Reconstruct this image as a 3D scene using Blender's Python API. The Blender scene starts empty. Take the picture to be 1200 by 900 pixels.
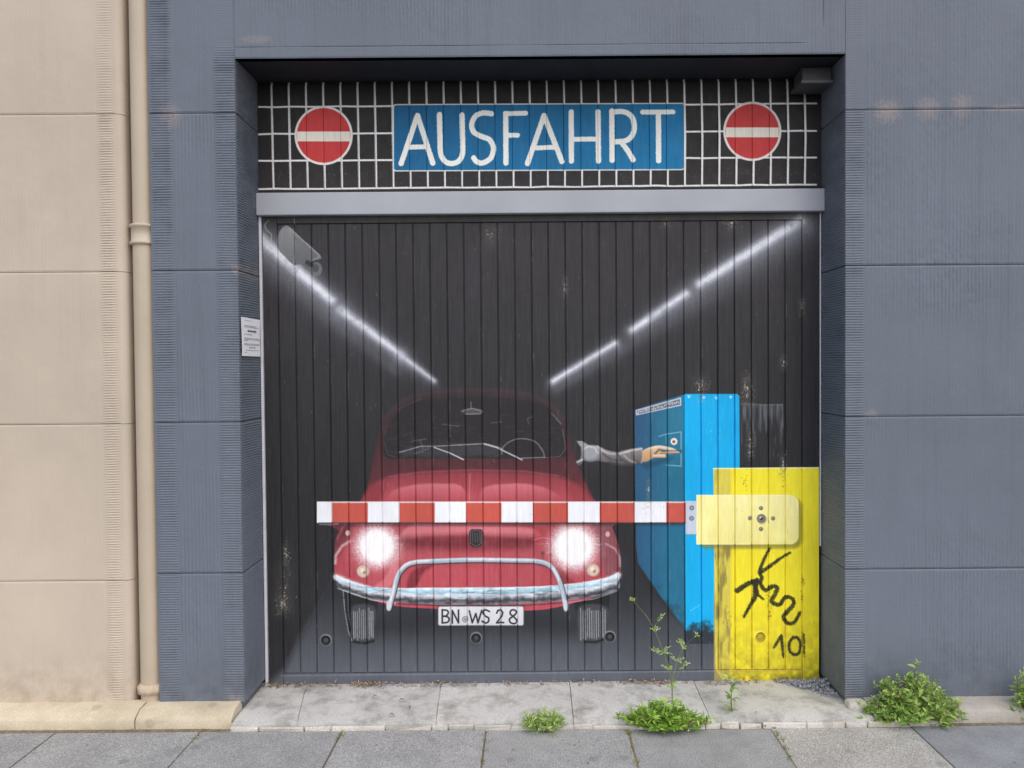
import bpy, bmesh, math, random
import numpy as np
from mathutils import Matrix, Vector, Euler

random.seed(7)
rng = np.random.default_rng(7)
scene = bpy.context.scene
col = scene.collection

# ------------------------------------------------------------------ camera
FPX, CX, CY = 900.0, 620.0, 450.0          # focal length and principal point, in photo pixels (1200 x 900)
CAM = Vector((0.0, -3.15, 1.41))
CAM_ROT = Euler((math.radians(90 - 1.2), math.radians(0.45), 0.0), 'XYZ')
cam_data = bpy.data.cameras.new('camera')
cam = bpy.data.objects.new('camera', cam_data)
col.objects.link(cam)
cam.location = CAM
cam.rotation_euler = CAM_ROT
cam_data.sensor_width = 36.0
cam_data.lens = 36.0 * FPX / 1200.0
cam_data.shift_x = (600.0 - CX) / 1200.0
cam_data.clip_start = 0.05
cam_data.clip_end = 600.0
scene.camera = cam

# ------------------------------------------------------------------ sky and sun (bright overcast, light from the street side)
SUN_EL, SUN_AZ = math.radians(52), math.radians(152)      # azimuth from +Y, clockwise; the street side is -Y
world = bpy.data.worlds.new('World')
scene.world = world
world.use_nodes = True
wn = world.node_tree.nodes
wl = world.node_tree.links
bg = wn['Background']
sky = wn.new('ShaderNodeTexSky')
sky.sky_type = 'NISHITA'
sky.sun_disc = False
sky.sun_elevation = SUN_EL
sky.sun_rotation = SUN_AZ
sky.air_density = 1.0
sky.dust_density = 3.0
sky.ozone_density = 1.0
wl.new(sky.outputs[0], bg.inputs[0])
bg.inputs[1].default_value = 0.10
sun_data = bpy.data.lights.new('sun', 'SUN')
sun_data.energy = 1.4
sun_data.angle = math.radians(150)
sun_data.color = (1.0, 0.98, 0.95)
sun = bpy.data.objects.new('sun', sun_data)
col.objects.link(sun)
sdir = Vector((math.sin(SUN_AZ) * math.cos(SUN_EL), math.cos(SUN_AZ) * math.cos(SUN_EL), math.sin(SUN_EL)))
sun.rotation_euler = (-sdir).to_track_quat('-Z', 'Y').to_euler()
sun.location = sdir * 30

scene.view_settings.view_transform = 'Standard'
scene.view_settings.look = 'None'
scene.view_settings.exposure = 0.74
scene.view_settings.gamma = 1.0
scene.view_settings.use_curve_mapping = False
scene.cycles.use_denoising = True
scene.cycles.max_bounces = 8

# ------------------------------------------------------------------ measuring helpers
RM = np.array(CAM_ROT.to_matrix())


def P(u, v, Y):
    """point of the plane y = Y that the photo shows at pixel (u, v)"""
    d = RM @ np.array(((u - CX) / FPX, -(v - CY) / FPX, -1.0))
    t = (Y - CAM.y) / d[1]
    return np.array((CAM.x + t * d[0], Y, CAM.z + t * d[2]))


def G(u, v, Z):
    d = RM @ np.array(((u - CX) / FPX, -(v - CY) / FPX, -1.0))
    t = (Z - CAM.z) / d[2]
    return np.array((CAM.x + t * d[0], CAM.y + t * d[1], Z))


def unproject(X, Y, Z):
    dx, dy, dz = X - CAM.x, Y - CAM.y, Z - CAM.z
    c = [RM[0][k] * dx + RM[1][k] * dy + RM[2][k] * dz for k in range(3)]
    return CX - FPX * c[0] / c[2], CY + FPX * c[1] / c[2]


_tab = rng.random((64, 256, 256)).astype(np.float32)


def vnoise(x, y, seed=0):
    x = np.asarray(x, dtype=np.float64); y = np.asarray(y, dtype=np.float64)
    xi = np.floor(x).astype(np.int64); yi = np.floor(y).astype(np.int64)
    fx = (x - xi).astype(np.float32); fy = (y - yi).astype(np.float32)
    fx = fx * fx * (3 - 2 * fx); fy = fy * fy * (3 - 2 * fy)
    t = _tab[seed % 64]
    a = t[yi & 255, xi & 255]; b = t[yi & 255, (xi + 1) & 255]
    c = t[(yi + 1) & 255, xi & 255]; d = t[(yi + 1) & 255, (xi + 1) & 255]
    return (a + (b - a) * fx) * (1 - fy) + (c + (d - c) * fx) * fy


def fbm(x, y, seed=0, octs=3):
    s = 0; a = 1.0; n = 0.0
    for k in range(octs):
        s = s + a * vnoise(x * 2 ** k, y * 2 ** k, seed + k); n += a; a *= 0.5
    return s / n


# ------------------------------------------------------------------ object helpers
def tag(o, label=None, cat=None, group=None, kind=None):
    if label: o['label'] = label
    if cat: o['category'] = cat
    if group: o['group'] = group
    if kind: o['kind'] = kind
    return o


def empty(name, loc=(0, 0, 0)):
    o = bpy.data.objects.new(name, None)
    o.empty_display_size = 0.1
    col.objects.link(o)
    o.location = loc
    return o


def link(name, me, mat, parent=None):
    if mat is not None and not me.materials:
        me.materials.append(mat)
    o = bpy.data.objects.new(name, me)
    col.objects.link(o)
    if parent is not None:
        o.parent = parent
        o.matrix_parent_inverse = Matrix.Translation(parent.location).inverted()
    return o


class MB:
    def __init__(self):
        self.v = []; self.f = []; self.n = 0

    def add(self, verts, faces):
        self.v.append(np.asarray(verts, dtype=np.float64).reshape(-1, 3))
        self.f.extend([tuple(i + self.n for i in f) for f in faces])
        self.n += len(self.v[-1])
        return self

    def box(self, x0, x1, y0, y1, z0, z1):
        v = [(x0, y0, z0), (x1, y0, z0), (x1, y1, z0), (x0, y1, z0), (x0, y0, z1), (x1, y0, z1), (x1, y1, z1), (x0, y1, z1)]
        return self.add(v, [(0, 1, 5, 4), (1, 2, 6, 5), (2, 3, 7, 6), (3, 0, 4, 7), (4, 5, 6, 7), (3, 2, 1, 0)])

    def grid(self, A, flip=False):
        """A: (n, m, 3) array of points"""
        n, m = A.shape[:2]
        i = np.arange(n * m).reshape(n, m)
        q = np.stack([i[:-1, :-1], i[:-1, 1:], i[1:, 1:], i[1:, :-1]], -1).reshape(-1, 4)
        if flip: q = q[:, ::-1]
        return self.add(A.reshape(-1, 3), q.tolist())

    def tube(self, pts, rads, seg=8, cap=True):
        pts = [Vector(p) for p in pts]
        if not hasattr(rads, '__len__'): rads = [rads] * len(pts)
        V = []; F = []
        for k, p in enumerate(pts):
            d = (pts[min(k + 1, len(pts) - 1)] - pts[max(k - 1, 0)]).normalized()
            a = d.cross(Vector((0.31, 0.9, 0.17)) if abs(d.z) > 0.8 else Vector((0, 0, 1))).normalized()
            b = d.cross(a)
            for s in range(seg):
                t = 2 * math.pi * s / seg
                V.append(p + (a * math.cos(t) + b * math.sin(t)) * rads[k])
        for k in range(len(pts) - 1):
            for s in range(seg):
                s2 = (s + 1) % seg
                F.append((k * seg + s, k * seg + s2, (k + 1) * seg + s2, (k + 1) * seg + s))
        if cap:
            F.append(tuple(range(seg))[::-1]); F.append(tuple((len(pts) - 1) * seg + s for s in range(seg)))
        return self.add([tuple(v) for v in V], F)

    def lathe_z(self, cx, cy, prof, seg=24):
        """prof: list of (radius, z)"""
        V = []; F = []
        for r, z in prof:
            for s in range(seg):
                t = 2 * math.pi * s / seg
                V.append((cx + r * math.cos(t), cy + r * math.sin(t), z))
        for k in range(len(prof) - 1):
            for s in range(seg):
                s2 = (s + 1) % seg
                F.append((k * seg + s, k * seg + s2, (k + 1) * seg + s2, (k + 1) * seg + s))
        return self.add(V, F)

    def mesh(self, name, smooth=False):
        me = bpy.data.meshes.new(name)
        V = np.concatenate(self.v)
        me.from_pydata(V.tolist(), [], self.f)
        if smooth:
            me.polygons.foreach_set('use_smooth', [True] * len(me.polygons))
        me.update()
        return me

    def build(self, name, mat, parent=None, smooth=False):
        return link(name, self.mesh(name, smooth), mat, parent)


def bevel(o, w, seg=1):
    m = o.modifiers.new('bevel', 'BEVEL'); m.width = w; m.segments = seg; m.limit_method = 'ANGLE'
    m.angle_limit = math.radians(40)
    return o


# ------------------------------------------------------------------ materials
class NT:
    def __init__(self, name):
        self.m = bpy.data.materials.new(name); self.m.use_nodes = True
        self.t = self.m.node_tree; self.b = self.t.nodes['Principled BSDF']

    def n(self, typ, **kw):
        x = self.t.nodes.new(typ)
        for k, v in kw.items():
            if k.startswith('i_'):
                x.inputs[k[2:].replace('_', ' ')].default_value = v
            else:
                setattr(x, k, v)
        return x

    def l(self, a, b): self.t.links.new(a, b)

    def ramp(self, fac, stops):
        r = self.n('ShaderNodeValToRGB')
        e = r.color_ramp.elements
        while len(e) < len(stops): e.new(0.5)
        for k, (p, c) in enumerate(stops):
            e[k].position = p; e[k].color = (*c, 1) if len(c) == 3 else c
        self.l(fac, r.inputs[0]); return r.outputs[0]

    def mix(self, fac, a, b, mode='MIX'):
        m = self.n('ShaderNodeMix', data_type='RGBA', blend_type=mode)
        for s, i in ((fac, 0), (a, 6), (b, 7)):
            if hasattr(s, 'links'): self.l(s, m.inputs[i])
            elif isinstance(s, (int, float)): m.inputs[i].default_value = s
            else: m.inputs[i].default_value = (*s, 1)
        return m.outputs[2]

    def noise(self, scale, detail=4, rough=0.55, vec=None, stretch=None):
        x = self.n('ShaderNodeTexNoise'); x.inputs['Scale'].default_value = scale
        x.inputs['Detail'].default_value = detail; x.inputs['Roughness'].default_value = rough
        v = vec or self.pos()
        if stretch:
            mp = self.n('ShaderNodeMapping'); mp.inputs['Scale'].default_value = stretch
            self.l(v, mp.inputs[0]); v = mp.outputs[0]
        self.l(v, x.inputs['Vector']); return x.outputs['Fac']

    def pos(self):
        if not hasattr(self, '_g'): self._g = self.n('ShaderNodeNewGeometry')
        return self._g.outputs['Position']

    def island(self):
        self.pos(); return self._g.outputs['Random Per Island']

    def bump(self, h, dist, strength=1.0):
        b = self.n('ShaderNodeBump'); b.inputs['Distance'].default_value = dist; b.inputs['Strength'].default_value = strength
        self.l(h, b.inputs['Height']); self.l(b.outputs[0], self.b.inputs['Normal'])

    def done(self, colour=None, rough=0.7, spec=0.3, metal=0.0):
        if colour is not None:
            if hasattr(colour, 'links'): self.l(colour, self.b.inputs['Base Color'])
            else: self.b.inputs['Base Color'].default_value = (*colour, 1)
        if hasattr(rough, 'links'): self.l(rough, self.b.inputs['Roughness'])
        else: self.b.inputs['Roughness'].default_value = rough
        self.b.inputs['Specular IOR Level'].default_value = spec
        self.b.inputs['Metallic'].default_value = metal
        return self.m


def srgb(r, g, b):
    def f(c):
        c /= 255.0
        return c / 12.92 if c <= 0.04045 else ((c + 0.055) / 1.055) ** 2.4
    return (f(r), f(g), f(b))


def mask_patch(t, cx, cz, rx, rz, edge_noise):
    """soft patch round a spot of the wall (x, z), broken up by noise"""
    s = t.n('ShaderNodeSeparateXYZ'); t.l(t.pos(), s.inputs[0])
    def ax(o, c, r):
        a = t.n('ShaderNodeMath', operation='SUBTRACT'); t.l(o, a.inputs[0]); a.inputs[1].default_value = c
        b = t.n('ShaderNodeMath', operation='DIVIDE'); t.l(a.outputs[0], b.inputs[0]); b.inputs[1].default_value = r
        c2 = t.n('ShaderNodeMath', operation='MULTIPLY'); t.l(b.outputs[0], c2.inputs[0]); t.l(b.outputs[0], c2.inputs[1])
        return c2.outputs[0]
    sm = t.n('ShaderNodeMath', operation='ADD'); t.l(ax(s.outputs[0], cx, rx), sm.inputs[0]); t.l(ax(s.outputs[2], cz, rz), sm.inputs[1])
    nz = t.n('ShaderNodeMath', operation='MULTIPLY_ADD'); t.l(edge_noise, nz.inputs[0]); nz.inputs[1].default_value = 3.0
    t.l(sm.outputs[0], nz.inputs[2])
    mr = t.n('ShaderNodeMapRange'); mr.inputs[1].default_value = 2.5; mr.inputs[2].default_value = 1.2
    mr.inputs[3].default_value = 0.0; mr.inputs[4].default_value = 1.0
    t.l(nz.outputs[0], mr.inputs[0]); return mr.outputs[0]


def wall_paint(name, base, worn, spots, dirt, grain=0.0006, fleck=0.6, streak=1.0):
    t = NT(name)
    big = t.noise(1.3, 5, 0.6)
    fine = t.noise(160, 3, 0.6)
    mid = t.noise(26, 4, 0.6)
    lo = tuple(c * 0.90 for c in base); hi = tuple(min(1, c * 1.09) for c in base)
    c = t.ramp(big, [(0.3, lo), (0.7, hi)])
    c = t.mix(t.ramp(fine, [(0.56, (0, 0, 0)), (0.72, (fleck,) * 3)]), c, tuple(min(1, k * 1.5) for k in base))
    c = t.mix(t.ramp(mid, [(0.66, (0, 0, 0)), (0.80, (0.35, 0.35, 0.35))]), c, tuple(k * 0.72 for k in base))
    # rain streaks and uneven coats of paint
    st = t.noise(5.5, 5, 0.65, stretch=(4.0, 4.0, 0.16))
    c = t.mix(t.ramp(st, [(0.52, (0, 0, 0)), (0.74, (0.42 * streak,) * 3)]), c, tuple(k * 0.70 for k in base))
    st2 = t.noise(9, 4, 0.6, stretch=(5.0, 5.0, 0.12))
    c = t.mix(t.ramp(st2, [(0.60, (0, 0, 0)), (0.78, (0.35 * streak,) * 3)]), c, tuple(min(1, k * 1.28) for k in base))
    c = t.mix(t.ramp(t.noise(4.2, 6, 0.7), [(0.55, (0, 0, 0)), (0.72, (0.30, 0.30, 0.30))]), c, tuple(min(1, k * 1.22) for k in base))
    nz = t.noise(60, 4, 0.7)
    for (cx, cz, rx, rz, k) in spots:
        pm = mask_patch(t, cx, cz, rx, rz, nz)
        mm = t.n('ShaderNodeMath', operation='MULTIPLY'); t.l(pm, mm.inputs[0]); mm.inputs[1].default_value = k
        c = t.mix(mm.outputs[0], c, worn)
    # splash dirt near the pavement
    s = t.n('ShaderNodeSeparateXYZ'); t.l(t.pos(), s.inputs[0])
    mr = t.n('ShaderNodeMapRange'); mr.inputs[1].default_value = 0.28; mr.inputs[2].default_value = 0.02
    t.l(s.outputs[2], mr.inputs[0])
    dm = t.n('ShaderNodeMath', operation='MULTIPLY'); t.l(mr.outputs[0], dm.inputs[0]); t.l(t.ramp(t.noise(14, 5, 0.7), [(0.40, (0, 0, 0)), (0.7, (0.75, 0.75, 0.75))]), dm.inputs[1])
    c = t.mix(dm.outputs[0], c, dirt)
    h = t.n('ShaderNodeMath', operation='ADD'); t.l(fine, h.inputs[0])
    t.l(t.noise(45, 4, 0.6), h.inputs[1])
    t.bump(h.outputs[0], grain, 0.9)
    return t.done(c, 0.62, 0.35)


YD = 0.25                                                      # plane of the garage door's boards
pt = lambda u, v: (P(u, v, 0)[0], P(u, v, 0)[2])
wp = [(1040, 130, 0.065, 0.06, 0.5), (1087, 128, 0.06, 0.055, 0.45), (1127, 124, 0.05, 0.06, 0.45), (200, 136, 0.05, 0.06, 0.45),
      (1180, 126, 0.10, 0.02, 0.35), (300, 46, 0.08, 0.02, 0.35), (1021, 484, 0.03, 0.02, 0.4), (277, 315, 0.025, 0.03, 0.5), (275, 820, 0.05, 0.03, 0.5)]
M = {}
M['grey_wall'] = wall_paint('grey_blue_masonry_paint', srgb(104, 111, 122), srgb(164, 146, 138),
                            [(*pt(u, v), rx, rz, k) for u, v, rx, rz, k in wp], srgb(80, 82, 86))
M['beige_wall'] = wall_paint('beige_masonry_paint', srgb(192, 178, 161), srgb(176, 162, 150), [], srgb(150, 132, 108), 0.0004, 0.2, 0.4)


def simple(name, c1, c2, scale, rough=0.6, spec=0.3, bump=0.0004, bscale=120, metal=0.0, stretch=None):
    t = NT(name)
    c = t.ramp(t.noise(scale, 5, 0.6, stretch=stretch), [(0.3, c1), (0.7, c2)])
    if bump: t.bump(t.noise(bscale, 4, 0.6, stretch=stretch), bump)
    return t.done(c, rough, spec, metal)


def concrete(name, base, speck=0.35, moss=None, scale=260, grain=0.0014, stain=None, stain_k=0.45):
    t = NT(name)
    big = t.noise(3.1, 6, 0.65); fine = t.noise(scale, 2, 0.5); mid = t.noise(22, 5, 0.65)
    c = t.ramp(big, [(0.3, tuple(k * 0.82 for k in base)), (0.72, tuple(min(1, k * 1.14) for k in base))])
    c = t.mix(t.ramp(fine, [(0.5, (0, 0, 0)), (0.68, (speck,) * 3)]), c, tuple(min(1, k * 1.9) for k in base))
    c = t.mix(t.ramp(fine, [(0.32, (speck,) * 3), (0.48, (0, 0, 0))]), c, tuple(k * 0.45 for k in base))
    c = t.mix(t.ramp(t.noise(7, 7, 0.72), [(0.47, (0, 0, 0)), (0.68, (stain_k,) * 3)]), c, stain or tuple(k * 0.62 for k in base))
    vo = t.n('ShaderNodeTexVoronoi'); vo.inputs['Scale'].default_value = 5.5; t.l(t.pos(), vo.inputs['Vector'])
    c = t.mix(t.ramp(vo.outputs['Distance'], [(0.10, (0.45, 0.45, 0.45)), (0.125, (0, 0, 0))]), c, tuple(k * 0.55 for k in base))
    # each slab its own tone
    oi = t.n('ShaderNodeObjectInfo')
    c = t.mix(1.0, c, t.ramp(oi.outputs['Random'], [(0.0, (0.93, 0.93, 0.94)), (1.0, (1.05, 1.05, 1.04))]), 'MULTIPLY')
    h = t.n('ShaderNodeMath', operation='MULTIPLY_ADD'); t.l(mid, h.inputs[0]); h.inputs[1].default_value = 1.5; t.l(fine, h.inputs[2])
    t.bump(h.outputs[0], grain)
    return t.done(c, 0.85, 0.25)


M['paving'] = concrete('grey_paving_concrete', srgb(153, 154, 153), 0.7)
M['paving_brown'] = concrete('brownish_paving_concrete', srgb(163, 161, 157), 0.7)
M['paving_blue'] = concrete('smooth_bluish_paving', srgb(140, 142, 146), 0.3)
M['threshold'] = concrete('pale_threshold_concrete', srgb(198, 197, 192), 0.3, stain=srgb(126, 124, 117), grain=0.001, stain_k=0.8)
M['mortar'] = concrete('whitish_mortar', srgb(198, 193, 184), 0.3, stain=srgb(150, 138, 120))
M['plinth'] = concrete('ochre_plinth_stone', srgb(202, 189, 164), 0.2, stain=srgb(160, 146, 122), grain=0.001)
M['plinth_grey'] = concrete('grey_plinth_stone', srgb(164, 159, 152), 0.2, stain=srgb(140, 132, 122), grain=0.001)
M['soil'] = simple('joint_soil', srgb(104, 97, 80), srgb(142, 133, 114), 60, 0.95, 0.1, 0.003, 150)
M['moss'] = simple('joint_moss', srgb(112, 112, 70), srgb(150, 142, 100), 40, 0.95, 0.1, 0.003, 200)
M['asphalt'] = concrete('road_asphalt', (0.055, 0.055, 0.058), 0.4)
M['kerb'] = concrete('kerb_granite', srgb(150, 150, 150), 0.5)
M['pipe'] = simple('beige_pipe_paint', srgb(180, 165, 144), srgb(190, 175, 155), 4, 0.42, 0.45, 0.0002, 60)
M['pipe_mortar'] = simple('pipe_foot_mortar', srgb(170, 150, 124), srgb(205, 190, 170), 40, 0.9, 0.2, 0.002, 80)
M['soffit'] = simple('shade_dark_soffit', srgb(40, 42, 49), srgb(48, 50, 57), 9, 0.7, 0.25)  # dark coat with the shade under the lintel put into its colour
M['jamb'] = simple('white_jamb_paint', srgb(196, 197, 203), srgb(214, 214, 220), 12, 0.45, 0.4)
M['rail'] = simple('pale_grey_rail_paint', srgb(160, 163, 170), srgb(172, 175, 182), 3, 0.4, 0.45, 0.0002, 40)
M['dark_frame'] = simple('dark_frame_paint', srgb(34, 32, 32), srgb(48, 44, 43), 30, 0.6, 0.3)
M['black'] = simple('dark_gap', srgb(20, 20, 22), srgb(28, 28, 30), 10, 0.8, 0.1, 0)
M['box_metal'] = simple('grey_metal_box_paint', srgb(70, 71, 75), srgb(86, 86, 90), 8, 0.5, 0.4)
M['paper'] = simple('white_paper', srgb(236, 237, 242), srgb(244, 244, 247), 20, 0.6, 0.3, 0)
M['ink'] = simple('grey_ink', srgb(120, 120, 130), srgb(150, 150, 160), 300, 0.8, 0.1, 0)
M['ink_dark'] = simple('dark_ink', srgb(60, 60, 70), srgb(90, 90, 100), 300, 0.8, 0.1, 0)
M['film'] = None
M['stone'] = simple('gravel_stone', srgb(110, 113, 122), srgb(176, 177, 184), 60, 0.85, 0.25)


def leaf_mat(name, stops, trans=0.32):
    t = NT(name)
    c = t.ramp(t.island(), stops)
    t.l(c, t.b.inputs['Base Color']); t.b.inputs['Roughness'].default_value = 0.5
    t.b.inputs['Specular IOR Level'].default_value = 0.35
    tr = t.n('ShaderNodeBsdfTranslucent'); t.l(c, tr.inputs[0])
    ms = t.n('ShaderNodeMixShader'); ms.inputs[0].default_value = trans
    out = t.t.nodes['Material Output']
    t.l(t.b.outputs[0], ms.inputs[1]); t.l(tr.outputs[0], ms.inputs[2]); t.l(ms.outputs[0], out.inputs[0])
    return t.m


M['leaf'] = leaf_mat('weed_leaf', [(0.0, (0.105, 0.214, 0.026)), (0.35, (0.235, 0.426, 0.056)), (0.75, (0.447, 0.680, 0.102)), (1.0, (0.620, 0.680, 0.227))])
M['leaf_pale'] = leaf_mat('pale_weed_leaf', [(0.0, (0.235, 0.362, 0.079)), (0.5, (0.447, 0.640, 0.160)), (1.0, (0.620, 0.680, 0.362))])
M['leaf_bush'] = leaf_mat('bush_leaf', [(0.0, (0.142, 0.256, 0.056)), (0.4, (0.307, 0.492, 0.113)), (0.8, (0.519, 0.680, 0.181)), (1.0, (0.620, 0.680, 0.317))])
M['straw'] = leaf_mat('straw_grass', [(0.0, (0.16, 0.15, 0.06)), (0.6, (0.30, 0.27, 0.11)), (1.0, (0.26, 0.32, 0.10))])
M['dry'] = leaf_mat('dry_litter', [(0.0, (0.10, 0.055, 0.03)), (0.4, (0.25, 0.17, 0.10)), (0.8, (0.42, 0.34, 0.24)), (1.0, (0.30, 0.12, 0.07))], 0.05)
M['stem'] = simple('weed_stem', (0.12, 0.17, 0.05), (0.20, 0.24, 0.09), 30, 0.6, 0.3, 0)
M['flower'] = simple('yellow_green_bud', (0.42, 0.46, 0.10), (0.52, 0.52, 0.14), 200, 0.6, 0.2, 0)
M['red_stem'] = simple('reddish_stem', (0.22, 0.12, 0.06), (0.26, 0.19, 0.08), 30, 0.6, 0.3, 0)


# ------------------------------------------------------------------ the mural: painted by code into one picture that the boards share
TEX = 2.5                                                      # texels per photo pixel
_a = P(294, 812, YD); _b = P(968, 84, YD)
MX0, MX1, MZ0, MZ1 = _a[0] - 0.02, _b[0] + 0.02, _a[2] - 0.02, _b[2] + 0.02
PXM = FPX / (YD - CAM.y)                                       # photo pixels per metre on the door
TW = int((MX1 - MX0) * PXM * TEX); TH = int((MZ1 - MZ0) * PXM * TEX)
_gx, _gz = np.meshgrid(MX0 + (np.arange(TW) + 0.5) / TW * (MX1 - MX0), MZ0 + (np.arange(TH) + 0.5) / TH * (MZ1 - MZ0))
U, V = unproject(_gx, YD, _gz)
U = U.astype(np.float32); V = V.astype(np.float32)
IMG = np.zeros((TH, TW, 3), np.float32)
IDS = np.zeros((TH, TW), np.int16)
GR = vnoise(U * 1.1, V * 1.1, 3)                               # spray grain
GR2 = fbm(U * 0.16, V * 0.16, 5, 3)
WOOD = fbm(U * 0.9, V * 0.03, 9, 3)                            # brushed along the boards
CUR = [0]


def C(*c): return np.array(c, np.float32) / 255.0


def sl(u0, v0, u1, v1, m=3):
    cols = np.where((U[TH // 2] > u0 - m - 8) & (U[TH // 2] < u1 + m + 8))[0]
    rows = np.where((V[:, TW // 2] > v0 - m - 8) & (V[:, TW // 2] < v1 + m + 8))[0]
    return np.s_[rows[0]:rows[-1] + 1, cols[0]:cols[-1] + 1]


def put(s, mask, colour, idn=None):
    if callable(colour): colour = colour(U[s], V[s])
    elif not isinstance(colour, np.ndarray): colour = C(*colour)
    m = mask[..., None]
    IMG[s] = IMG[s] * (1 - m) + colour * m
    idn = CUR[0] if idn is None else idn
    if idn: IDS[s] = np.where(mask > 0.5, idn, IDS[s])


def curve(pts, n=8, closed=False):
    p = np.array(pts, float)
    N = len(p); out = []
    for k in range(N if closed else N - 1):
        if closed: a, b, c, d = p[(k - 1) % N], p[k], p[(k + 1) % N], p[(k + 2) % N]
        else: a, b, c, d = p[max(k - 1, 0)], p[k], p[k + 1], p[min(k + 2, N - 1)]
        for t in np.arange(n) / n:
            out.append(0.5 * ((2 * b) + (c - a) * t + (2 * a - 5 * b + 4 * c - d) * t * t + (3 * b - a - 3 * c + d) * t ** 3))
    if not closed: out.append(p[-1])
    return np.array(out)


def segdist(u, v, a, b):
    d = b - a; L = max(float(d @ d), 1e-9)
    t = np.clip(((u - a[0]) * d[0] + (v - a[1]) * d[1]) / L, 0, 1)
    return np.hypot(u - a[0] - t * d[0], v - a[1] - t * d[1]), t


def sdf_poly(pts, s):
    u, v = U[s], V[s]; p = np.array(pts, np.float32)
    D = np.full(u.shape, 1e9, np.float32); ins = np.zeros(u.shape, bool)
    for k in range(len(p)):
        a, b = p[k], p[(k + 1) % len(p)]
        D = np.minimum(D, segdist(u, v, a, b)[0])
        if a[1] != b[1]:
            ins ^= ((a[1] > v) != (b[1] > v)) & (u < (b[0] - a[0]) * (v - a[1]) / (b[1] - a[1]) + a[0])
    return np.where(ins, -D, D)


def poly(pts, colour, alpha=1.0, soft=0.7, idn=None, rough=0.0, fade=None):
    p = np.array(pts, float)
    s = sl(p[:, 0].min(), p[:, 1].min(), p[:, 0].max(), p[:, 1].max(), soft)
    d = sdf_poly(p, s)
    if rough: d = d + (GR2[s] - 0.5) * rough + (GR[s] - 0.5) * rough * 0.6
    m = np.clip(0.5 - d / soft, 0, 1) * alpha
    if fade is not None: m = m * fade(U[s], V[s])
    put(s, m.astype(np.float32), colour, idn)


def rect(u0, v0, u1, v1, colour, alpha=1.0, soft=0.7, idn=None, r=0, tilt=0.0):
    """tilt: fall of v per u"""
    s = sl(u0, v0 - 4, u1, v1 + 4)
    cu, cv = (u0 + u1) / 2, (v0 + v1) / 2
    du = np.abs(U[s] - cu) - (u1 - u0) / 2 + r; dv = np.abs(V[s] - cv - tilt * (U[s] - cu)) - (v1 - v0) / 2 + r
    d = np.hypot(np.maximum(du, 0), np.maximum(dv, 0)) + np.minimum(np.maximum(du, dv), 0) - r
    put(s, (np.clip(0.5 - d / soft, 0, 1) * alpha).astype(np.float32), colour, idn)


def ell(cu, cv, ru, rv, colour, alpha=1.0, soft=0.7, idn=None, grain=0.0, fade=None):
    s = sl(cu - ru, cv - rv, cu + ru, cv + rv, soft + 2)
    q = np.hypot((U[s] - cu) / ru, (V[s] - cv) / rv)
    d = (q - 1) * min(ru, rv)
    if grain: d = d + (GR[s] - 0.5) * grain
    m = np.clip(0.5 - d / soft, 0, 1) * alpha
    if soft > 3: m = m * m * (3 - 2 * m)
    if fade is not None: m = m * fade(U[s], V[s])
    put(s, m.astype(np.float32), colour, idn)


def stroke(pts, w, colour, alpha=1.0, soft=0.7, idn=None, rough=0.0, smooth=False, grain=0.0, patch=0.0):
    p = curve(pts, 7) if smooth else np.array(pts, float)
    if hasattr(w, '__len__'): w = np.interp(np.linspace(0, 1, len(p)), np.linspace(0, 1, len(w)), w)
    else: w = np.full(len(p), float(w))
    mw = float(w.max())
    s = sl(p[:, 0].min(), p[:, 1].min(), p[:, 0].max(), p[:, 1].max(), mw + soft)
    u, v = U[s], V[s]; D = np.full(u.shape, 1e9, np.float32)
    for k in range(len(p) - 1):
        d, t = segdist(u, v, p[k], p[k + 1])
        D = np.minimum(D, d - (w[k] + (w[k + 1] - w[k]) * t) / 2)
    if rough: D = D + (GR[s] - 0.5) * rough
    m = np.clip(0.5 - D / soft, 0, 1) * alpha
    if grain: m = m * np.clip(1 - grain + grain * 2.2 * (GR[s] - 0.15), 0, 1)
    if patch: m = m * np.clip(1 - patch + patch * 2.4 * (fbm(u * 0.11, v * 0.11, 58, 3) - 0.12), 0, 1)
    put(s, m.astype(np.float32), colour, idn)


def spray(pts, w, colour, alpha, grain=0.7, off=(0, 0), idn=0):
    p = np.array(pts, float) + np.array(off)
    w = np.interp(np.linspace(0, 1, len(p)), np.linspace(0, 1, len(np.atleast_1d(w))), np.atleast_1d(w))
    mw = float(np.max(w)) * 2.6
    s = sl(p[:, 0].min() - mw, p[:, 1].min() - mw, p[:, 0].max() + mw, p[:, 1].max() + mw)
    u, v = U[s], V[s]; A = np.zeros(u.shape, np.float32)
    for k in range(max(len(p) - 1, 1)):
        d, t = segdist(u, v, p[k], p[min(k + 1, len(p) - 1)])
        A = np.maximum(A, np.exp(-(d / (w[k] + (w[min(k + 1, len(p) - 1)] - w[k]) * t)) ** 2))
    m = np.clip(A * alpha * (1 - grain + grain * 2 * GR[s]), 0, 1)
    put(s, m.astype(np.float32), colour, idn)


def specks(cu, cv, ru, rv, n, colour, alpha=0.8, size=0.9):
    for _ in range(n):
        a, b = np.clip(rng.normal(0, 0.42, 2), -1, 1)
        w = size * rng.uniform(0.4, 1.2)
        u, v = cu + a * ru, cv + b * rv
        stroke([(u, v), (u + rng.normal(0, 0.5), v + rng.normal(0, 0.7))], w, colour, alpha * rng.uniform(0.3, 1), 0.8, idn=0)


def lerp(a, b, t):
    t = np.clip(t, 0, 1)[..., None]
    return C(*a) * (1 - t) + C(*b) * t


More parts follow.
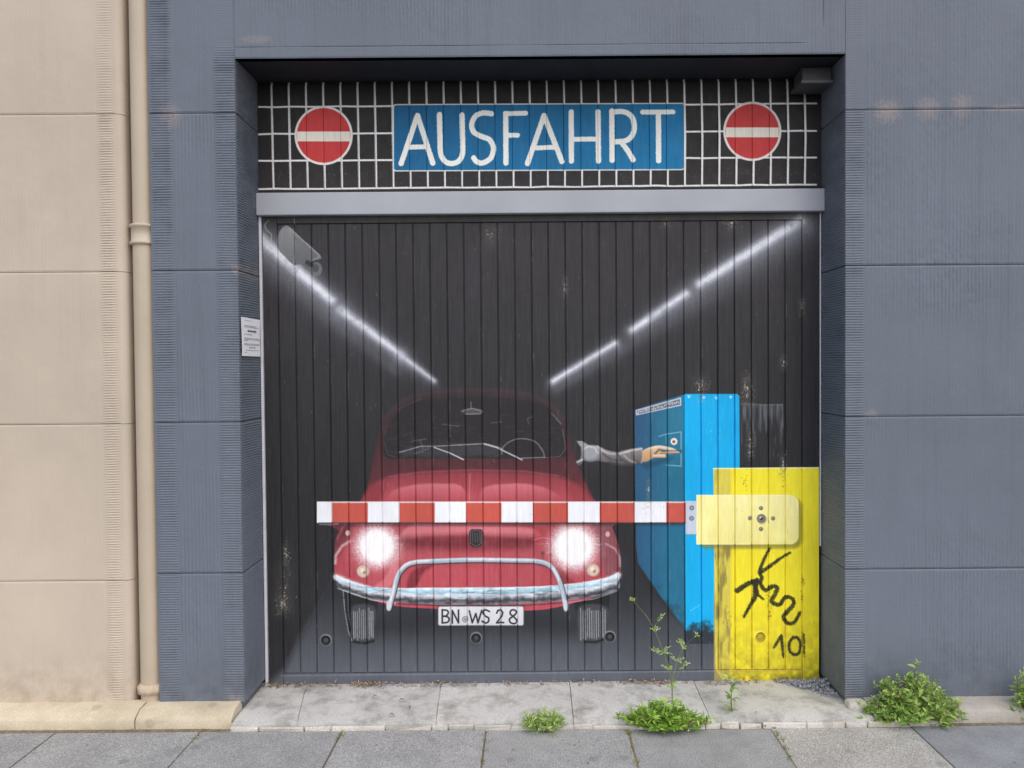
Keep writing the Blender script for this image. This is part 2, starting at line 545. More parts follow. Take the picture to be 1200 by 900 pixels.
ID = dict(sign=1, lettering=2, no_entry=3, no_entry2=4, lattice=5, light_l=6, light_r=7, cctv=8, car=9, windscreen=10, bumper=11,
          headlight=12, headlight2=13, plate=14, wheel=15, wheel2=16, badge=17, guard=18, indicator=19, indicator2=20, barrier=21,
          machine=22, machine_front=23, label_strip=24, arm=25, hand=26, post=27, bracket=28, hub=29, graffiti=30, floor=31)

# ---- ground coat of the boards, glare on the upper part put into the colour
put(np.s_[:, :], np.ones((TH, TW), np.float32), lerp((52, 50, 53), (42, 42, 45), (V - 330) / 240) * (0.84 + 0.32 * WOOD[..., None]))
put(np.s_[:, :], (np.clip((GR2 - 0.62) * 3, 0, 1) * 0.12).astype(np.float32), (72, 70, 70))
rect(290, 80, 975, 226, (36, 33, 33))
s = sl(290, 80, 975, 226)
put(s, (np.clip((V[s] - 185) / 40, 0, 1) * (0.25 + 0.5 * GR2[s]) * np.clip((224 - V[s]) / 4, 0, 1) * 0.8).astype(np.float32), (72, 70, 72))
# small lattice panes of an old window, dusty near their sills
tl = -5.2 / 640
for k in range(33):
    u = 317.5 + 20.18 * k
    if rng.random() < 0.75: specks(u + 10, 208 - 5 * k / 32, 9, 9, 9, (150, 146, 140), 0.35, 1.0)
# ---- transom: lattice, sign, discs
CUR[0] = ID['lattice']
cream = (248, 244, 236)
for k in range(32):
    u = 317.6 + 20.18 * k
    t0 = 95.5 - 3.5 * k / 31 + rng.uniform(-0.8, 0.8)
    stroke([(u, t0), (u + 1.3, 160), (u + 2.6 - 2.2 * k / 31, 221 - 5.5 * k / 31)], [2.3, 2.5, 2.3], (236, 234, 232), 1, 0.7, rough=0.25)
for (a, b) in ((125, 121), (156.8, 152.8), (188.3, 184), (221.6, 216)):
    pts = [(x, a + (b - a) * (x - 303) / 654 + rng.normal(0, 0.25)) for x in np.linspace(303, 957, 36)]
    stroke(pts, 2.2, (236, 234, 232), 1, 0.7, rough=0.25)
CUR[0] = ID['sign']
rect(460, 120.8, 803, 200, (232, 230, 226), r=4, tilt=-0.0045)
s = sl(460, 116, 803, 204)
du = np.abs(U[s] - 631.5) - 170; dv = np.abs(V[s] - 160.4 + 0.0045 * (U[s] - 631.5)) - 38.2
q = np.hypot(np.maximum(du + 3, 0), np.maximum(dv + 3, 0)) - 3
put(s, np.clip(0.5 - q / 0.7, 0, 1).astype(np.float32),
    lerp((16, 96, 142), (10, 118, 168), (U[s] - 460) / 340 * 0.8 + (V[s] - 130) / 250) * (0.94 + 0.12 * WOOD[s][..., None]))
CUR[0] = ID['lettering']
Z2 = lambda pts: [(280 + x / 3.3333, 60 + y / 3.3333) for x, y in pts]
Z3 = lambda pts: [(640 + x / 3.3333, 60 + y / 3.3333) for x, y in pts]
LW = 6.3
for pts, sm in ((Z2([(633, 438), (697, 250), (757, 436)]), 0), (Z2([(664, 374), (735, 372)]), 0),
                (Z2([(783, 246), (785, 340), (788, 400), (806, 430), (832, 438), (858, 428), (873, 398), (873, 330), (871, 248)]), 1),
                (Z2([(986, 243), (955, 240), (925, 252), (909, 285), (918, 315), (950, 333), (980, 346), (994, 380), (982, 418), (950, 436), (928, 430), (917, 416)]), 1),
                (Z2([(1042, 242), (1043, 436)]), 0), (Z2([(1042, 243), (1120, 241)]), 0), (Z2([(1042, 328), (1088, 327)]), 0),
                (Z2([(1127, 438), (1192, 250), (1262, 430)]), 0), (Z2([(1158, 377), (1236, 374)]), 0),
                (Z3([(98, 236), (99, 428)]), 0), (Z3([(203, 236), (205, 428)]), 0), (Z3([(100, 343), (203, 342)]), 0),
                (Z3([(257, 232), (258, 425)]), 0), (Z3([(257, 237), (300, 235), (333, 252), (345, 290), (338, 325), (312, 348), (262, 353)]), 1),
                (Z3([(292, 352), (318, 385), (340, 423)]), 0), (Z3([(377, 237), (496, 236)]), 0), (Z3([(439, 240), (440, 427)]), 0)):
    stroke(pts, LW if sm or len(pts) > 2 or abs(pts[0][0] - pts[-1][0]) < 10 else LW - 0.6, cream, 1, 0.8, rough=0.6, smooth=bool(sm))
for cu, cv, k in ((379, 158.4, 'no_entry'), (881.9, 153.6, 'no_entry2')):
    CUR[0] = ID[k]
    ell(cu, cv, 34.2, 34.8, (236, 231, 225), soft=0.8)
    s = sl(cu - 34, cv - 34, cu + 34, cv + 34)
    ell(cu, cv, 31.4, 32, (200, 58, 58), soft=0.8)
    ell(cu, cv - 6, 28, 24, (208, 72, 70), 0.35, 14)
    rect(cu - 31, cv - 4.6, cu + 31, cv + 7, (238, 230, 216), r=0.5)
CUR[0] = 0

# ---- the painted underground garage: floor and tunnel lights
fl = [(331, 788), (360, 731), (391, 676), (420, 660), (700, 600), (724, 637), (750, 677), (778, 708), (808, 738), (838, 742), (852, 812), (316, 812), (300, 812), (320, 796)]
poly(fl, lambda u, v: lerp((46, 47, 52), (96, 101, 110), (v - 695) / 105), 1, 12, idn=ID['floor'], rough=3)
stroke([(326, 796), (360, 731), (391, 676)], 1.2, (92, 95, 102), 0.3, 1.6, grain=0.6, idn=0)
s = sl(300, 640, 850, 812)
put(s, (np.clip((V[s] - 700) / 100, 0, 1) * (0.5 * WOOD[s] + 0.3 * GR2[s]) * 0.3 * (IDS[s] == ID['floor'])).astype(np.float32), (108, 112, 122))
spray([(420, 735), (560, 722), (690, 735)], [16, 22, 16], (42, 43, 48), 0.8, 0.2)
spray([(330, 800), (850, 800)], 7, (92, 96, 106), 0.5, 0.3)
for segs, k in (([((304, 279), (388, 351), (8.5, 7.5), 1.0), ((400, 363.5), (468, 414), (6.5, 6.0), 0.9), ((472, 418), (509, 446), (4.5, 3.0), 0.7)], 'light_l'),
                ([((939, 258), (820, 332.5), (8, 7), 1.0), ((804, 344), (741, 386.5), (5.5, 5.5), 0.95), ((721, 402), (648, 446.5), (4.2, 4.2), 0.85)], 'light_r')):
    CUR[0] = ID[k]
    for a, b, w, al in segs:
        a, b = np.array(a), np.array(b)
        pts = [a + (b - a) * t for t in np.linspace(0, 1, 6)]
        w = (w[0] * 1.6, w[1] * 1.5)
        spray(pts, [w[0] * 2.3, w[1] * 1.8], (150, 155, 168), 0.22 * al, 0.15, off=(0, 7))
        spray(pts, [w[0] * 1.1, w[1] * 0.95], (200, 204, 216), 0.5 * al, 0.2, off=(0, 1.5), idn=None)
        stroke(pts, w, (206, 210, 221), al * 0.9, 5.5, rough=3.0, grain=0.25, patch=0.55)
        stroke(pts, [x * 0.5 for x in w], (244, 246, 251), 0.7 * al, 3.0, rough=2.2, grain=0.3, patch=0.7)
CUR[0] = 0
spray([(310, 292), (392, 362), (470, 425)], [14, 9, 5], (150, 155, 168), 0.16, 0.2, off=(-6, 11))
spray([(940, 268), (820, 345), (740, 395), (650, 450)], [15, 12, 8, 4], (150, 155, 168), 0.16, 0.2, off=(3, 7))
# surveillance camera drawn in the corner
CUR[0] = ID['cctv']
Z5 = lambda pts: [(280 + x / 3.3333, 230 + y / 3.3333) for x, y in pts]
poly(curve(Z5([(146, 172), (165, 130), (190, 116), (245, 165), (318, 232), (312, 246), (250, 262), (212, 264), (160, 215)]), 6, True),
     lambda u, v: lerp((146, 148, 150), (104, 106, 110), (v - 268) / 42), 0.95, 1.4, rough=2)
poly(Z5([(215, 150), (240, 165), (316, 236), (285, 252), (225, 262), (222, 200)]), (92, 94, 98), 0.45, 2, rough=2)
stroke(Z5([(212, 125), (222, 190), (214, 262)]), 0.9, (190, 190, 192), 0.5, 1)
stroke(Z5([(190, 117), (318, 234), (285, 252)]), 1.1, (190, 192, 194), 0.7, 1, grain=0.5)
ell(*Z5([(303, 285)])[0], 6.6, 8.2, (112, 114, 116), 0.9, 1.4)
ell(*Z5([(300, 281)])[0], 3.6, 5.0, (70, 71, 74), 0.8, 1.4)
stroke(Z5([(268, 258), (284, 268)]), 5, (50, 50, 52), 0.9, 1)
stroke(Z5([(118, 95), (102, 112), (112, 135), (128, 150), (126, 178)]), 1.0, (190, 190, 192), 0.8, 0.9, smooth=True)
stroke(Z5([(217, 84), (217, 112)]), 1.0, (170, 168, 168), 0.8, 0.9)
CUR[0] = 0

# ---- the red car
Z7 = lambda pts: [(360 + x / 3.158, 440 + y / 3.158) for x, y in pts]
Z8 = lambda pts: [(360 + x / 3.158, 600 + y / 3.158) for x, y in pts]
# tyres first
for pts, k, tr in ((Z8([(133, 290), (140, 380), (158, 455), (172, 480), (210, 487), (246, 478), (256, 420), (262, 300)]), 'wheel', np.linspace(172, 243, 11)),
                   (Z8([(985, 320), (1000, 400), (1012, 462), (1028, 480), (1070, 482), (1100, 470), (1112, 420), (1120, 300)]), 'wheel2', np.linspace(1012, 1102, 12))):
    CUR[0] = ID[k]
    poly(pts, (34, 35, 38), 1, 1.6)
    tx = (tr[0] - 6, tr[-1] + 6)
    poly(curve(Z8([(tx[0], 350), (tx[1], 350), (tx[1] + 2, 430), (tx[1] - 8, 476), (tx[0] + 10, 478), (tx[0], 440)]), 4, True), (82, 84, 90), 0.7, 3)
    for x in tr:
        stroke(Z8([(x, rng.uniform(355, 372)), (x + 1, rng.uniform(462, 476))]), 0.9, (186, 190, 196), rng.uniform(0.6, 1.0), 0.9, grain=0.3)
    if k == 'wheel':
        stroke(Z8([(133, 290), (140, 370), (152, 440), (165, 475)]), 1.3, (190, 194, 200), 0.7, 1.0, grain=0.5)
        stroke(Z8([(150, 300), (152, 370), (164, 450)]), 0.9, (140, 144, 150), 0.6, 1.0, grain=0.5)
    stroke([pts[3], pts[4], pts[5]], 2.5, (24, 24, 27), 0.8, 1.5)
# cabin shell, fading into the dark towards the roof
CUR[0] = ID['car']
cab = curve(Z7([(196, 470), (222, 430), (240, 330), (268, 205), (300, 132), (345, 95), (430, 64), (600, 50), (780, 58), (900, 98), (950, 160), (975, 250), (1008, 345), (1040, 420), (1066, 470)]), 6)
poly(cab, lambda u, v: lerp((58, 42, 44), (92, 38, 45), (v - 490) / 95), 1, 3.0, rough=2.5, fade=lambda u, v: 0.45 + 0.55 * np.clip((v - 460) / 90, 0, 1))
s = sl(425, 455, 700, 590)
put(s, (np.clip(0.5 - sdf_poly(cab, s) / 3, 0, 1) * np.clip((GR2[s] - 0.4), 0, 1) * 0.4).astype(np.float32), (92, 58, 62), 0)
stroke(curve(Z7([(285, 160), (345, 98), (430, 68), (600, 54), (780, 62), (898, 102), (945, 160)]), 5), 4, (84, 62, 65), 0.45, 5, grain=0.5)
# windscreen
CUR[0] = ID['windscreen']
ws = curve(Z7([(296, 305), (284, 262), (296, 205), (335, 135), (400, 97), (600, 80), (800, 90), (898, 128), (944, 200), (956, 285), (935, 303), (760, 306), (450, 306)]), 6, True)
poly(ws, (40, 38, 40), 1, 2.2, rough=1.5)
stroke(Z7([(300, 300), (440, 302), (600, 300), (800, 303), (935, 300)]), 3, (34, 33, 36), 0.8, 2)
for _ in range(150):
    x, y = rng.uniform(310, 935), rng.normal(245, 45)
    if 100 < y < 300:
        stroke(Z7([(x, y), (x + rng.normal(0, 34), y + rng.normal(0, 9))]), rng.uniform(0.5, 1.1), (150, 148, 152), rng.uniform(0.05, 0.22), 1.2, grain=0.8, idn=0)
stroke(Z7([(335, 140), (345, 120), (420, 88)]), 1, (150, 145, 148), 0.25, 1, grain=0.6)
stroke(Z7([(285, 250), (302, 295), (330, 302)]), 1.0, (150, 146, 150), 0.35, 1.2, grain=0.7)
stroke(Z7([(945, 200), (957, 270), (935, 300), (880, 304)]), 1.0, (170, 165, 168), 0.45, 1.2, grain=0.7)
stroke(Z7([(905, 140), (940, 180)]), 1.4, (160, 155, 160), 0.6, 1.2, grain=0.6)
ell(*Z7([(610, 133)])[0], 12, 4, (84, 82, 86), 0.9, 1.2)
stroke(Z7([(572, 132), (610, 122), (648, 132), (640, 142), (585, 143)]), 1.0, (150, 148, 152), 0.8, 0.9)
stroke(Z7([(606, 98), (606, 122)]), 0.9, (150, 148, 152), 0.8, 0.9)
poly(Z7([(345, 300), (380, 262), (470, 258), (640, 252), (720, 262), (715, 298), (560, 302)]), (70, 71, 75), 0.5, 4, rough=5)
stroke(Z7([(340, 285), (420, 262), (470, 262), (660, 252), (720, 270)]), 1.2, (196, 196, 200), 0.75, 1.0, grain=0.5)
stroke(Z7([(470, 266), (530, 288), (578, 311)]), [1.2, 1.8], (206, 204, 208), 0.85, 0.9)
stroke(Z7([(655, 254), (700, 266), (795, 312)]), [1.4, 1.8], (206, 204, 208), 0.85, 0.9)
stroke(Z7([(720, 290), (728, 262), (760, 240), (800, 234), (845, 246), (872, 280), (878, 303)]), 1.3, (160, 158, 164), 0.7, 1.0, smooth=True, grain=0.3)
stroke(Z7([(792, 306), (878, 303)]), 1.2, (170, 168, 172), 0.7, 0.9)
for pp in ([(380, 245), (440, 235)], [(395, 290), (450, 270)], [(680, 175), (720, 172)], [(500, 180), (560, 188)], [(820, 180), (815, 160), (835, 150)], [(420, 240), (430, 285)]):
    stroke(Z7(pp), 1.1, (150, 148, 152), 0.5, 1.1, grain=0.6)
# bonnet and wings above the barrier
CUR[0] = ID['car']
hood = curve(Z7([(200, 470), (228, 420), (290, 380), (400, 362), (600, 354), (800, 358), (930, 375), (1010, 415), (1062, 470)]), 6)
poly(hood, lambda u, v: lerp((134, 52, 60), (180, 72, 82), (v - 553) / 28), 1, 6.0, rough=2)
poly(Z7([(200, 470), (232, 400), (300, 392), (270, 470)]), (128, 42, 50), 0.7, 6)
poly(Z7([(1062, 470), (1030, 400), (950, 392), (985, 470)]), (140, 46, 54), 0.6, 6)
for pp in ([(285, 470), (320, 425), (400, 404), (500, 400), (570, 410), (596, 470)], [(640, 470), (652, 418), (720, 402), (820, 402), (900, 425), (965, 470)]):
    poly(curve(Z7(pp), 5), lambda u, v: lerp((220, 124, 133), (176, 66, 77), (v - 566) / 22), 0.85, 2.5, rough=1)
stroke(Z7([(602, 365), (600, 470)]), 1.2, (236, 150, 160), 0.5, 1.5)
stroke(Z7([(628, 365), (632, 470)]), 2.4, (168, 52, 64), 0.5, 2.5)
stroke(Z7([(300, 375), (420, 358), (600, 350), (800, 354), (930, 372)]), 1.6, (222, 120, 130), 0.35, 2, grain=0.4)
# front below the barrier
front = curve(Z8([(140, 25), (118, 70), (104, 110), (103, 175), (106, 235), (170, 290), (240, 325), (350, 350), (620, 362), (860, 362), (1000, 332), (1090, 305), (1150, 262), (1160, 185), (1150, 118), (1128, 55), (1118, 25)]), 6, True)
poly(front, lambda u, v: lerp((166, 60, 68), (184, 70, 80), (v - 612) / 80), 1, 1.2)
body_s = sl(390, 605, 730, 718)
inb = np.clip(0.5 - sdf_poly(front, body_s), 0, 1)


def on_body(pts, colour, alpha, soft, closed=True):
    s = body_s
    m = np.clip(0.5 - sdf_poly(pts, s) / soft, 0, 1) * inb * alpha
    put(s, m.astype(np.float32), colour, 0)


on_body(Z8([(100, 20), (180, 20), (150, 110), (112, 165), (95, 180)]), (96, 38, 45), 0.9, 6)          # left wing, dull
on_body(Z8([(1045, 20), (1140, 20), (1180, 190), (1170, 250), (1105, 240), (1075, 150)]), (124, 66, 74), 0.95, 7)    # right wing
on_body(curve(Z8([(350, 100), (365, 60), (420, 45), (600, 50), (830, 60), (838, 100), (620, 88), (450, 92)]), 5, True), (220, 124, 132), 0.9, 4)
on_body(Z8([(340, 92), (600, 84), (840, 92), (840, 142), (600, 150), (330, 150)]), (108, 34, 42), 0.85, 9)
on_body(Z8([(345, 130), (600, 140), (850, 130), (850, 185), (350, 185)]), (196, 84, 93), 0.6, 10)
on_body(curve(Z8([(250, 275), (290, 240), (330, 150), (350, 120), (345, 190), (320, 260), (290, 285)]), 5, True), (222, 128, 135), 0.75, 4)
on_body(Z8([(390, 205), (860, 200), (935, 270), (620, 282), (350, 280)]), (190, 74, 85), 0.9, 6)
on_body(curve(Z8([(370, 280), (378, 235), (410, 205), (470, 195), (430, 225), (400, 280)]), 5, True), (108, 28, 37), 0.8, 4)
on_body(Z8([(850, 195), (900, 210), (940, 270), (990, 262), (950, 220), (920, 195)]), (120, 34, 44), 0.65, 4)
on_body(Z8([(240, 318), (350, 345), (620, 360), (860, 358), (1080, 300), (1085, 312), (860, 372), (620, 372), (340, 362)]), (196, 70, 88), 0.9, 3)
stroke(Z8([(104, 190), (106, 160), (130, 125), (158, 108)]), 3.0, (236, 198, 202), 0.85, 2.4, grain=0.3, idn=0)
stroke(Z8([(1158, 200), (1156, 165), (1138, 135), (1105, 118)]), 2.2, (214, 186, 192), 0.7, 2.0, grain=0.3, idn=0)
stroke(Z8([(112, 100), (130, 60), (142, 45)]), 1.2, (200, 140, 146), 0.5, 1.4, idn=0)
rect(*Z8([(840, 52)])[0], *Z8([(903, 118)])[0], (176, 52, 62), 0.55, 1.0, idn=0)
stroke(Z8([(840, 52), (903, 52), (903, 118), (842, 118)]), 0.9, (222, 120, 124), 0.6, 0.9, idn=0)
stroke(Z8([(838, 106), (870, 98), (912, 104)]), 2.6, (160, 46, 56), 0.9, 1.0, idn=0)
stroke(Z8([(838, 104), (870, 95), (912, 101)]), 1.0, (230, 150, 150), 0.8, 0.9, idn=0)
ell(*Z8([(872, 153)])[0], 2.2, 2.2, (96, 40, 40), 0.9, 0.9, idn=0)
stroke(Z8([(872, 153), (872, 172)]), 1.2, (96, 50, 44), 0.9, 0.8, idn=0)
for x, y in ((150, 78), (1112, 82)):
    ell(*Z8([(x, y)])[0], 2.6, 3.2, (226, 196, 188), 0.95, 1.0, idn=0)
# shield badge
CUR[0] = ID['badge']
poly(curve(Z8([(601, 70), (625, 64), (649, 70), (649, 115), (638, 128), (625, 132), (612, 128), (601, 115)]), 4, True), (44, 40, 44), 1, 0.9)
for x in (612, 621, 630, 639): stroke(Z8([(x, 76), (x + 1, 112)]), 0.8, (150, 146, 150), 0.55, 0.8)
stroke(Z8([(604, 73), (625, 67), (646, 73), (646, 114), (625, 128), (604, 114), (604, 73)]), 0.7, (170, 160, 164), 0.6, 0.7)
# bumper
CUR[0] = ID['bumper']
bt = Z8([(106, 232), (150, 250), (230, 275), (330, 281), (450, 280), (620, 279), (850, 275), (1000, 262), (1100, 245), (1152, 223)])
bb = Z8([(1156, 255), (1148, 288), (1050, 316), (850, 336), (620, 343), (400, 339), (230, 322), (130, 288), (106, 265)])
bump = list(curve(bt, 5)) + list(curve(bb, 5))


def bumper_col(u, v):
    mid = np.interp(u, [p[0] for p in bt], [p[1] for p in bt])
    low = np.interp(u, [p[0] for p in bb][::-1], [p[1] for p in bb][::-1])
    t = (v - mid) / np.maximum(low - mid, 3) + (GR2[sl_now[0]] - 0.5) * 0.28
    stops = [0.0, 0.14, 0.30, 0.42, 0.55, 0.70, 0.84, 1.0]
    cols = np.array([(226, 234, 240), (196, 222, 232), (150, 198, 218), (206, 214, 222), (196, 200, 208), (110, 113, 121), (58, 59, 66), (120, 122, 130)], np.float32) / 255
    c = np.stack([np.interp(t, stops, cols[:, k]) for k in range(3)], -1)
    br = vnoise(u * 0.12, v * 0.5, 21)[..., None]
    return np.clip(c * (0.84 + 0.32 * br), 0, 1).astype(np.float32)


sl_now = [sl(min(p[0] for p in bump), min(p[1] for p in bump), max(p[0] for p in bump), max(p[1] for p in bump), 0.9)]
poly(bump, bumper_col, 1, 0.9)
for pts in (Z8([(106, 240), (160, 258), (230, 278)]), Z8([(1150, 235), (1100, 252), (1010, 268)])):
    stroke(pts, [7, 4, 1.5], (238, 244, 248), 0.8, 4, rough=2)
for _ in range(46):
    x = rng.uniform(170, 1090); y = np.interp(x, [p for p in (106, 230, 620, 1000, 1152)], [262, 305, 318, 300, 262]) + rng.normal(0, 10)
    L = rng.uniform(15, 70)
    stroke(Z8([(x, y), (x + L, y + rng.normal(0, 4) - (x - 620) * L * 2e-4)]), rng.uniform(0.6, 1.6), (226, 230, 236) if rng.random() < 0.65 else (62, 64, 72), rng.uniform(0.25, 0.6), 1.1, grain=0.5)
stroke(Z8([(112, 282), (160, 300), (240, 326), (330, 338)]), 1.1, (222, 226, 232), 0.8, 0.9, grain=0.4)
stroke(Z8([(1148, 292), (1060, 322), (960, 336)]), 1.1, (200, 206, 212), 0.7, 0.9, grain=0.4)
stroke(Z8([(330, 340), (480, 346), (800, 346), (950, 336)]), 1.4, (44, 42, 48), 0.7, 1.2)
# overrider bar
CUR[0] = ID['guard']
bar = curve(Z8([(302, 358), (318, 300), (332, 245), (350, 212), (388, 188), (480, 181), (620, 177), (760, 179), (850, 182), (898, 198), (925, 235), (944, 290), (958, 360)]), 5)
stroke(bar + np.array((0.8, 1.0)), 6.2, (58, 50, 58), 0.9, 1.2)
stroke(bar, 5.4, (164, 170, 182), 1, 0.9)
stroke(bar + np.array((-0.5, -0.8)), 2.8, (228, 233, 240), 0.95, 1.4, grain=0.25)
for a, b in ((8, 14), (24, 30), (40, 47), (52, 58)):
    stroke(bar[a:b], 2.2, (120, 170, 192), 0.5, 1.6)
for x in (302, 957):
    ell(*Z8([(x, 345)])[0], 3.0, 6.0, (206, 212, 220), 0.9, 1.2)
# headlamps, glaring
for cu, cv, k, r in ((441.5, 640, 'headlight', 21.5), (672, 641, 'headlight2', 23.5)):
    CUR[0] = ID[k]
    ell(cu, cv, r + 11, r + 10, (240, 200, 204), 0.5, 20, grain=4, idn=0)
    ell(cu, cv, r + 5, r + 4, (246, 232, 234), 0.7, 12, grain=6, idn=0)
    ell(cu, cv, r - 1.5, r - 2, (252, 252, 252), 1, 10, grain=3)
    for _ in range(90):
        a = rng.uniform(0, 6.283); q = r * rng.uniform(0.85, 1.12); L = rng.uniform(3, 8)
        stroke([(cu + q * math.cos(a), cv + q * math.sin(a)), (cu + (q + L) * math.cos(a), cv + (q + L) * math.sin(a))], 0.7, (250, 244, 244), rng.uniform(0.1, 0.4), 0.9, idn=0)
for x, y, k in ((207, 219, 'indicator'), (1058, 215, 'indicator2')):
    CUR[0] = ID[k]
    c = Z8([(x, y)])[0]
    ell(*c, 7.6, 7.6, (176, 160, 150), 1, 1.0); ell(*c, 6.4, 6.4, (212, 192, 174), 1, 1.2)
    ell(c[0] - 1, c[1] - 1, 2.6, 2.6, (246, 226, 206), 0.9, 2); ell(c[0] + 1.5, c[1] + 1.5, 1.8, 1.8, (150, 96, 70), 0.7, 1.5)
# licence plate
CUR[0] = ID['plate']
a, b = Z8([(483, 347), (803, 422)])
rect(a[0], a[1], b[0], b[1], (86, 86, 90), r=2.4)
rect(a[0] + 0.9, a[1] + 0.9, b[0] - 0.9, b[1] - 0.9, lambda u, v: lerp((226, 226, 230), (206, 206, 212), (v - 710) / 24), r=2)
ink = (44, 44, 48)
for pts, sm in (([(500, 410), (500, 362)], 0), ([(500, 362), (518, 364), (522, 374), (514, 384), (501, 385)], 1), ([(501, 385), (520, 388), (525, 398), (518, 408), (500, 410)], 1),
                ([(537, 411), (537, 364), (560, 410), (560, 363)], 0),
                ([(600, 366), (611, 410), (624, 376), (632, 410), (646, 364)], 0),
                ([(674, 368), (660, 362), (650, 372), (658, 384), (671, 392), (670, 406), (658, 411), (647, 404)], 1),
                ([(701, 374), (706, 364), (717, 363), (724, 372), (720, 386), (701, 410), (727, 409)], 0),
                ([(762, 386), (751, 376), (755, 364), (768, 363), (774, 373), (762, 386), (749, 396), (752, 409), (768, 413), (776, 402), (762, 386)], 1)):
    stroke(Z8(pts), 1.9, ink, 1, 0.7, smooth=bool(sm))
c = Z8([(585, 397)])[0]
ell(*c, 3.6, 3.6, (120, 120, 126), 1, 0.8); ell(*c, 2.6, 2.6, (196, 192, 192), 1, 0.8); ell(*c, 1.3, 1.3, (130, 118, 118), 1, 0.8)
CUR[0] = 0
s = sl(385, 450, 735, 720)
put(s, (np.isin(IDS[s], [ID['car'], ID['windscreen']]) * (0.08 + 0.14 * np.clip(GR2[s] - 0.3, 0, 1)) * np.clip((V[s] - 520) / 50, 0.15, 1)).astype(np.float32), (152, 116, 120), 0)
s = body_s
put(s, (inb * (IDS[s] == ID['car']) * np.clip(GR2[s] - 0.35, 0, 1) * 0.25).astype(np.float32), (190, 120, 128), 0)
put(s, (inb * np.clip(WOOD[s] - 0.5, 0, 1) * 0.35).astype(np.float32), (226, 160, 166), 0)

# ---- ticket machine
CUR[0] = ID['machine']
Z1 = lambda pts: [(660 + x / 3.75, 440 + y / 3.75) for x, y in pts]
side = [(743.5, 480), (801, 462.5), (803.5, 738), (775, 700), (747.5, 660), (745.5, 640), (744, 560)]
poly(side, lambda u, v: lerp((46, 86, 122), (36, 110, 140), (u - 744) / 40), 1, 1.2)
s = sl(740, 460, 806, 742)
m = np.clip(0.5 - sdf_poly(side, s), 0, 1)
put(s, (m * (0.18 + 0.5 * GR2[s]) * np.clip((V[s] - 560) / 60, 0, 1) * 0.3).astype(np.float32), (30, 96, 140), 0)
put(s, (m * np.clip(1 - np.abs((V[s] - 500) / 60), 0, 1) * np.clip((U[s] - 755) / 40, 0, 1) * 0.5).astype(np.float32), (52, 126, 154), 0)
jag = np.clip((V[s] - (705 + (U[s] - 790) * 0.9) + (GR2[s] - 0.5) * 44 + (GR[s] - 0.5) * 8) / 26, 0, 1)
put(s, (m * jag * 0.7).astype(np.float32), (34, 52, 66), 0)
CUR[0] = ID['machine_front']
front_pts = [(801, 465), (803, 461.5), (863.5, 461.5), (866, 465), (867, 560), (838, 742), (803.5, 742)]
poly([(801, 464), (803, 461.6), (864, 461.6), (866.5, 464), (867, 600), (839, 600), (839, 741), (804, 741)], (10, 174, 234), 1, 0.9)
s = sl(801, 700, 842, 745)
jag = np.clip((V[s] - 731 + (vnoise(U[s] * 0.22, V[s] * 0.1, 33) - 0.5) * 10 + (GR2[s] - 0.5) * 26 + (GR[s] - 0.5) * 5) / 15, 0, 1) * (U[s] > 802) * (U[s] < 839)
put(s, jag.astype(np.float32), (46, 54, 62), 0)
stroke([(802.5, 463), (804, 738)], 1.2, (70, 200, 240), 0.5, 1, idn=0)
for x, y in ((807, 465), (824.5, 466), (839, 466.5), (856, 465.5)):
    stroke([(x - 0.6, y - 1.4), (x + 0.2, y + 1), (x + 1.5, y - 1)], 1.4, (220, 240, 250), 0.85, 0.9, idn=0)
specks(832, 500, 6, 22, 26, (150, 214, 240), 0.6); specks(843, 510, 4, 26, 34, (170, 220, 240), 0.6)
specks(821, 468, 10, 12, 30, (170, 180, 180), 0.7)
stroke([(809, 716), (820, 709)], 0.9, (120, 210, 240), 0.8, 0.9, idn=0)
CUR[0] = ID['label_strip']
poly(Z1([(318, 152), (518, 96), (519, 132), (320, 176)]), (196, 202, 210), 1, 0.8)
poly(Z1([(323, 156), (513, 103), (514, 128), (325, 171)]), (108, 112, 122), 1, 0.8)
for x in np.arange(328, 510, 8.5):
    y = 163 - (x - 325) * 0.262
    stroke(Z1([(x + rng.uniform(-3, 3), y + rng.uniform(-8, 8)) for _ in range(4)]), 0.8, (222, 226, 230), 0.8, 0.7)
CUR[0] = ID['machine']
stroke(Z1([(420, 268), (452, 258), (518, 248), (518, 322)]), 1.0, (150, 204, 222), 0.8, 0.9)
stroke(Z1([(518, 344), (518, 398), (452, 394)]), 1.0, (150, 204, 222), 0.8, 0.9)
stroke(Z1([(452, 258), (452, 300)]), 0.8, (120, 180, 204), 0.6, 0.9)
stroke(Z1([(470, 335), (516, 333)]), 1.8, (40, 70, 90), 0.8, 1)
ell(*Z1([(487, 290)])[0], 4.0, 4.2, (232, 226, 216), 1, 0.9); ell(*Z1([(486, 291)])[0], 1.6, 1.6, (130, 70, 50), 1, 0.9)
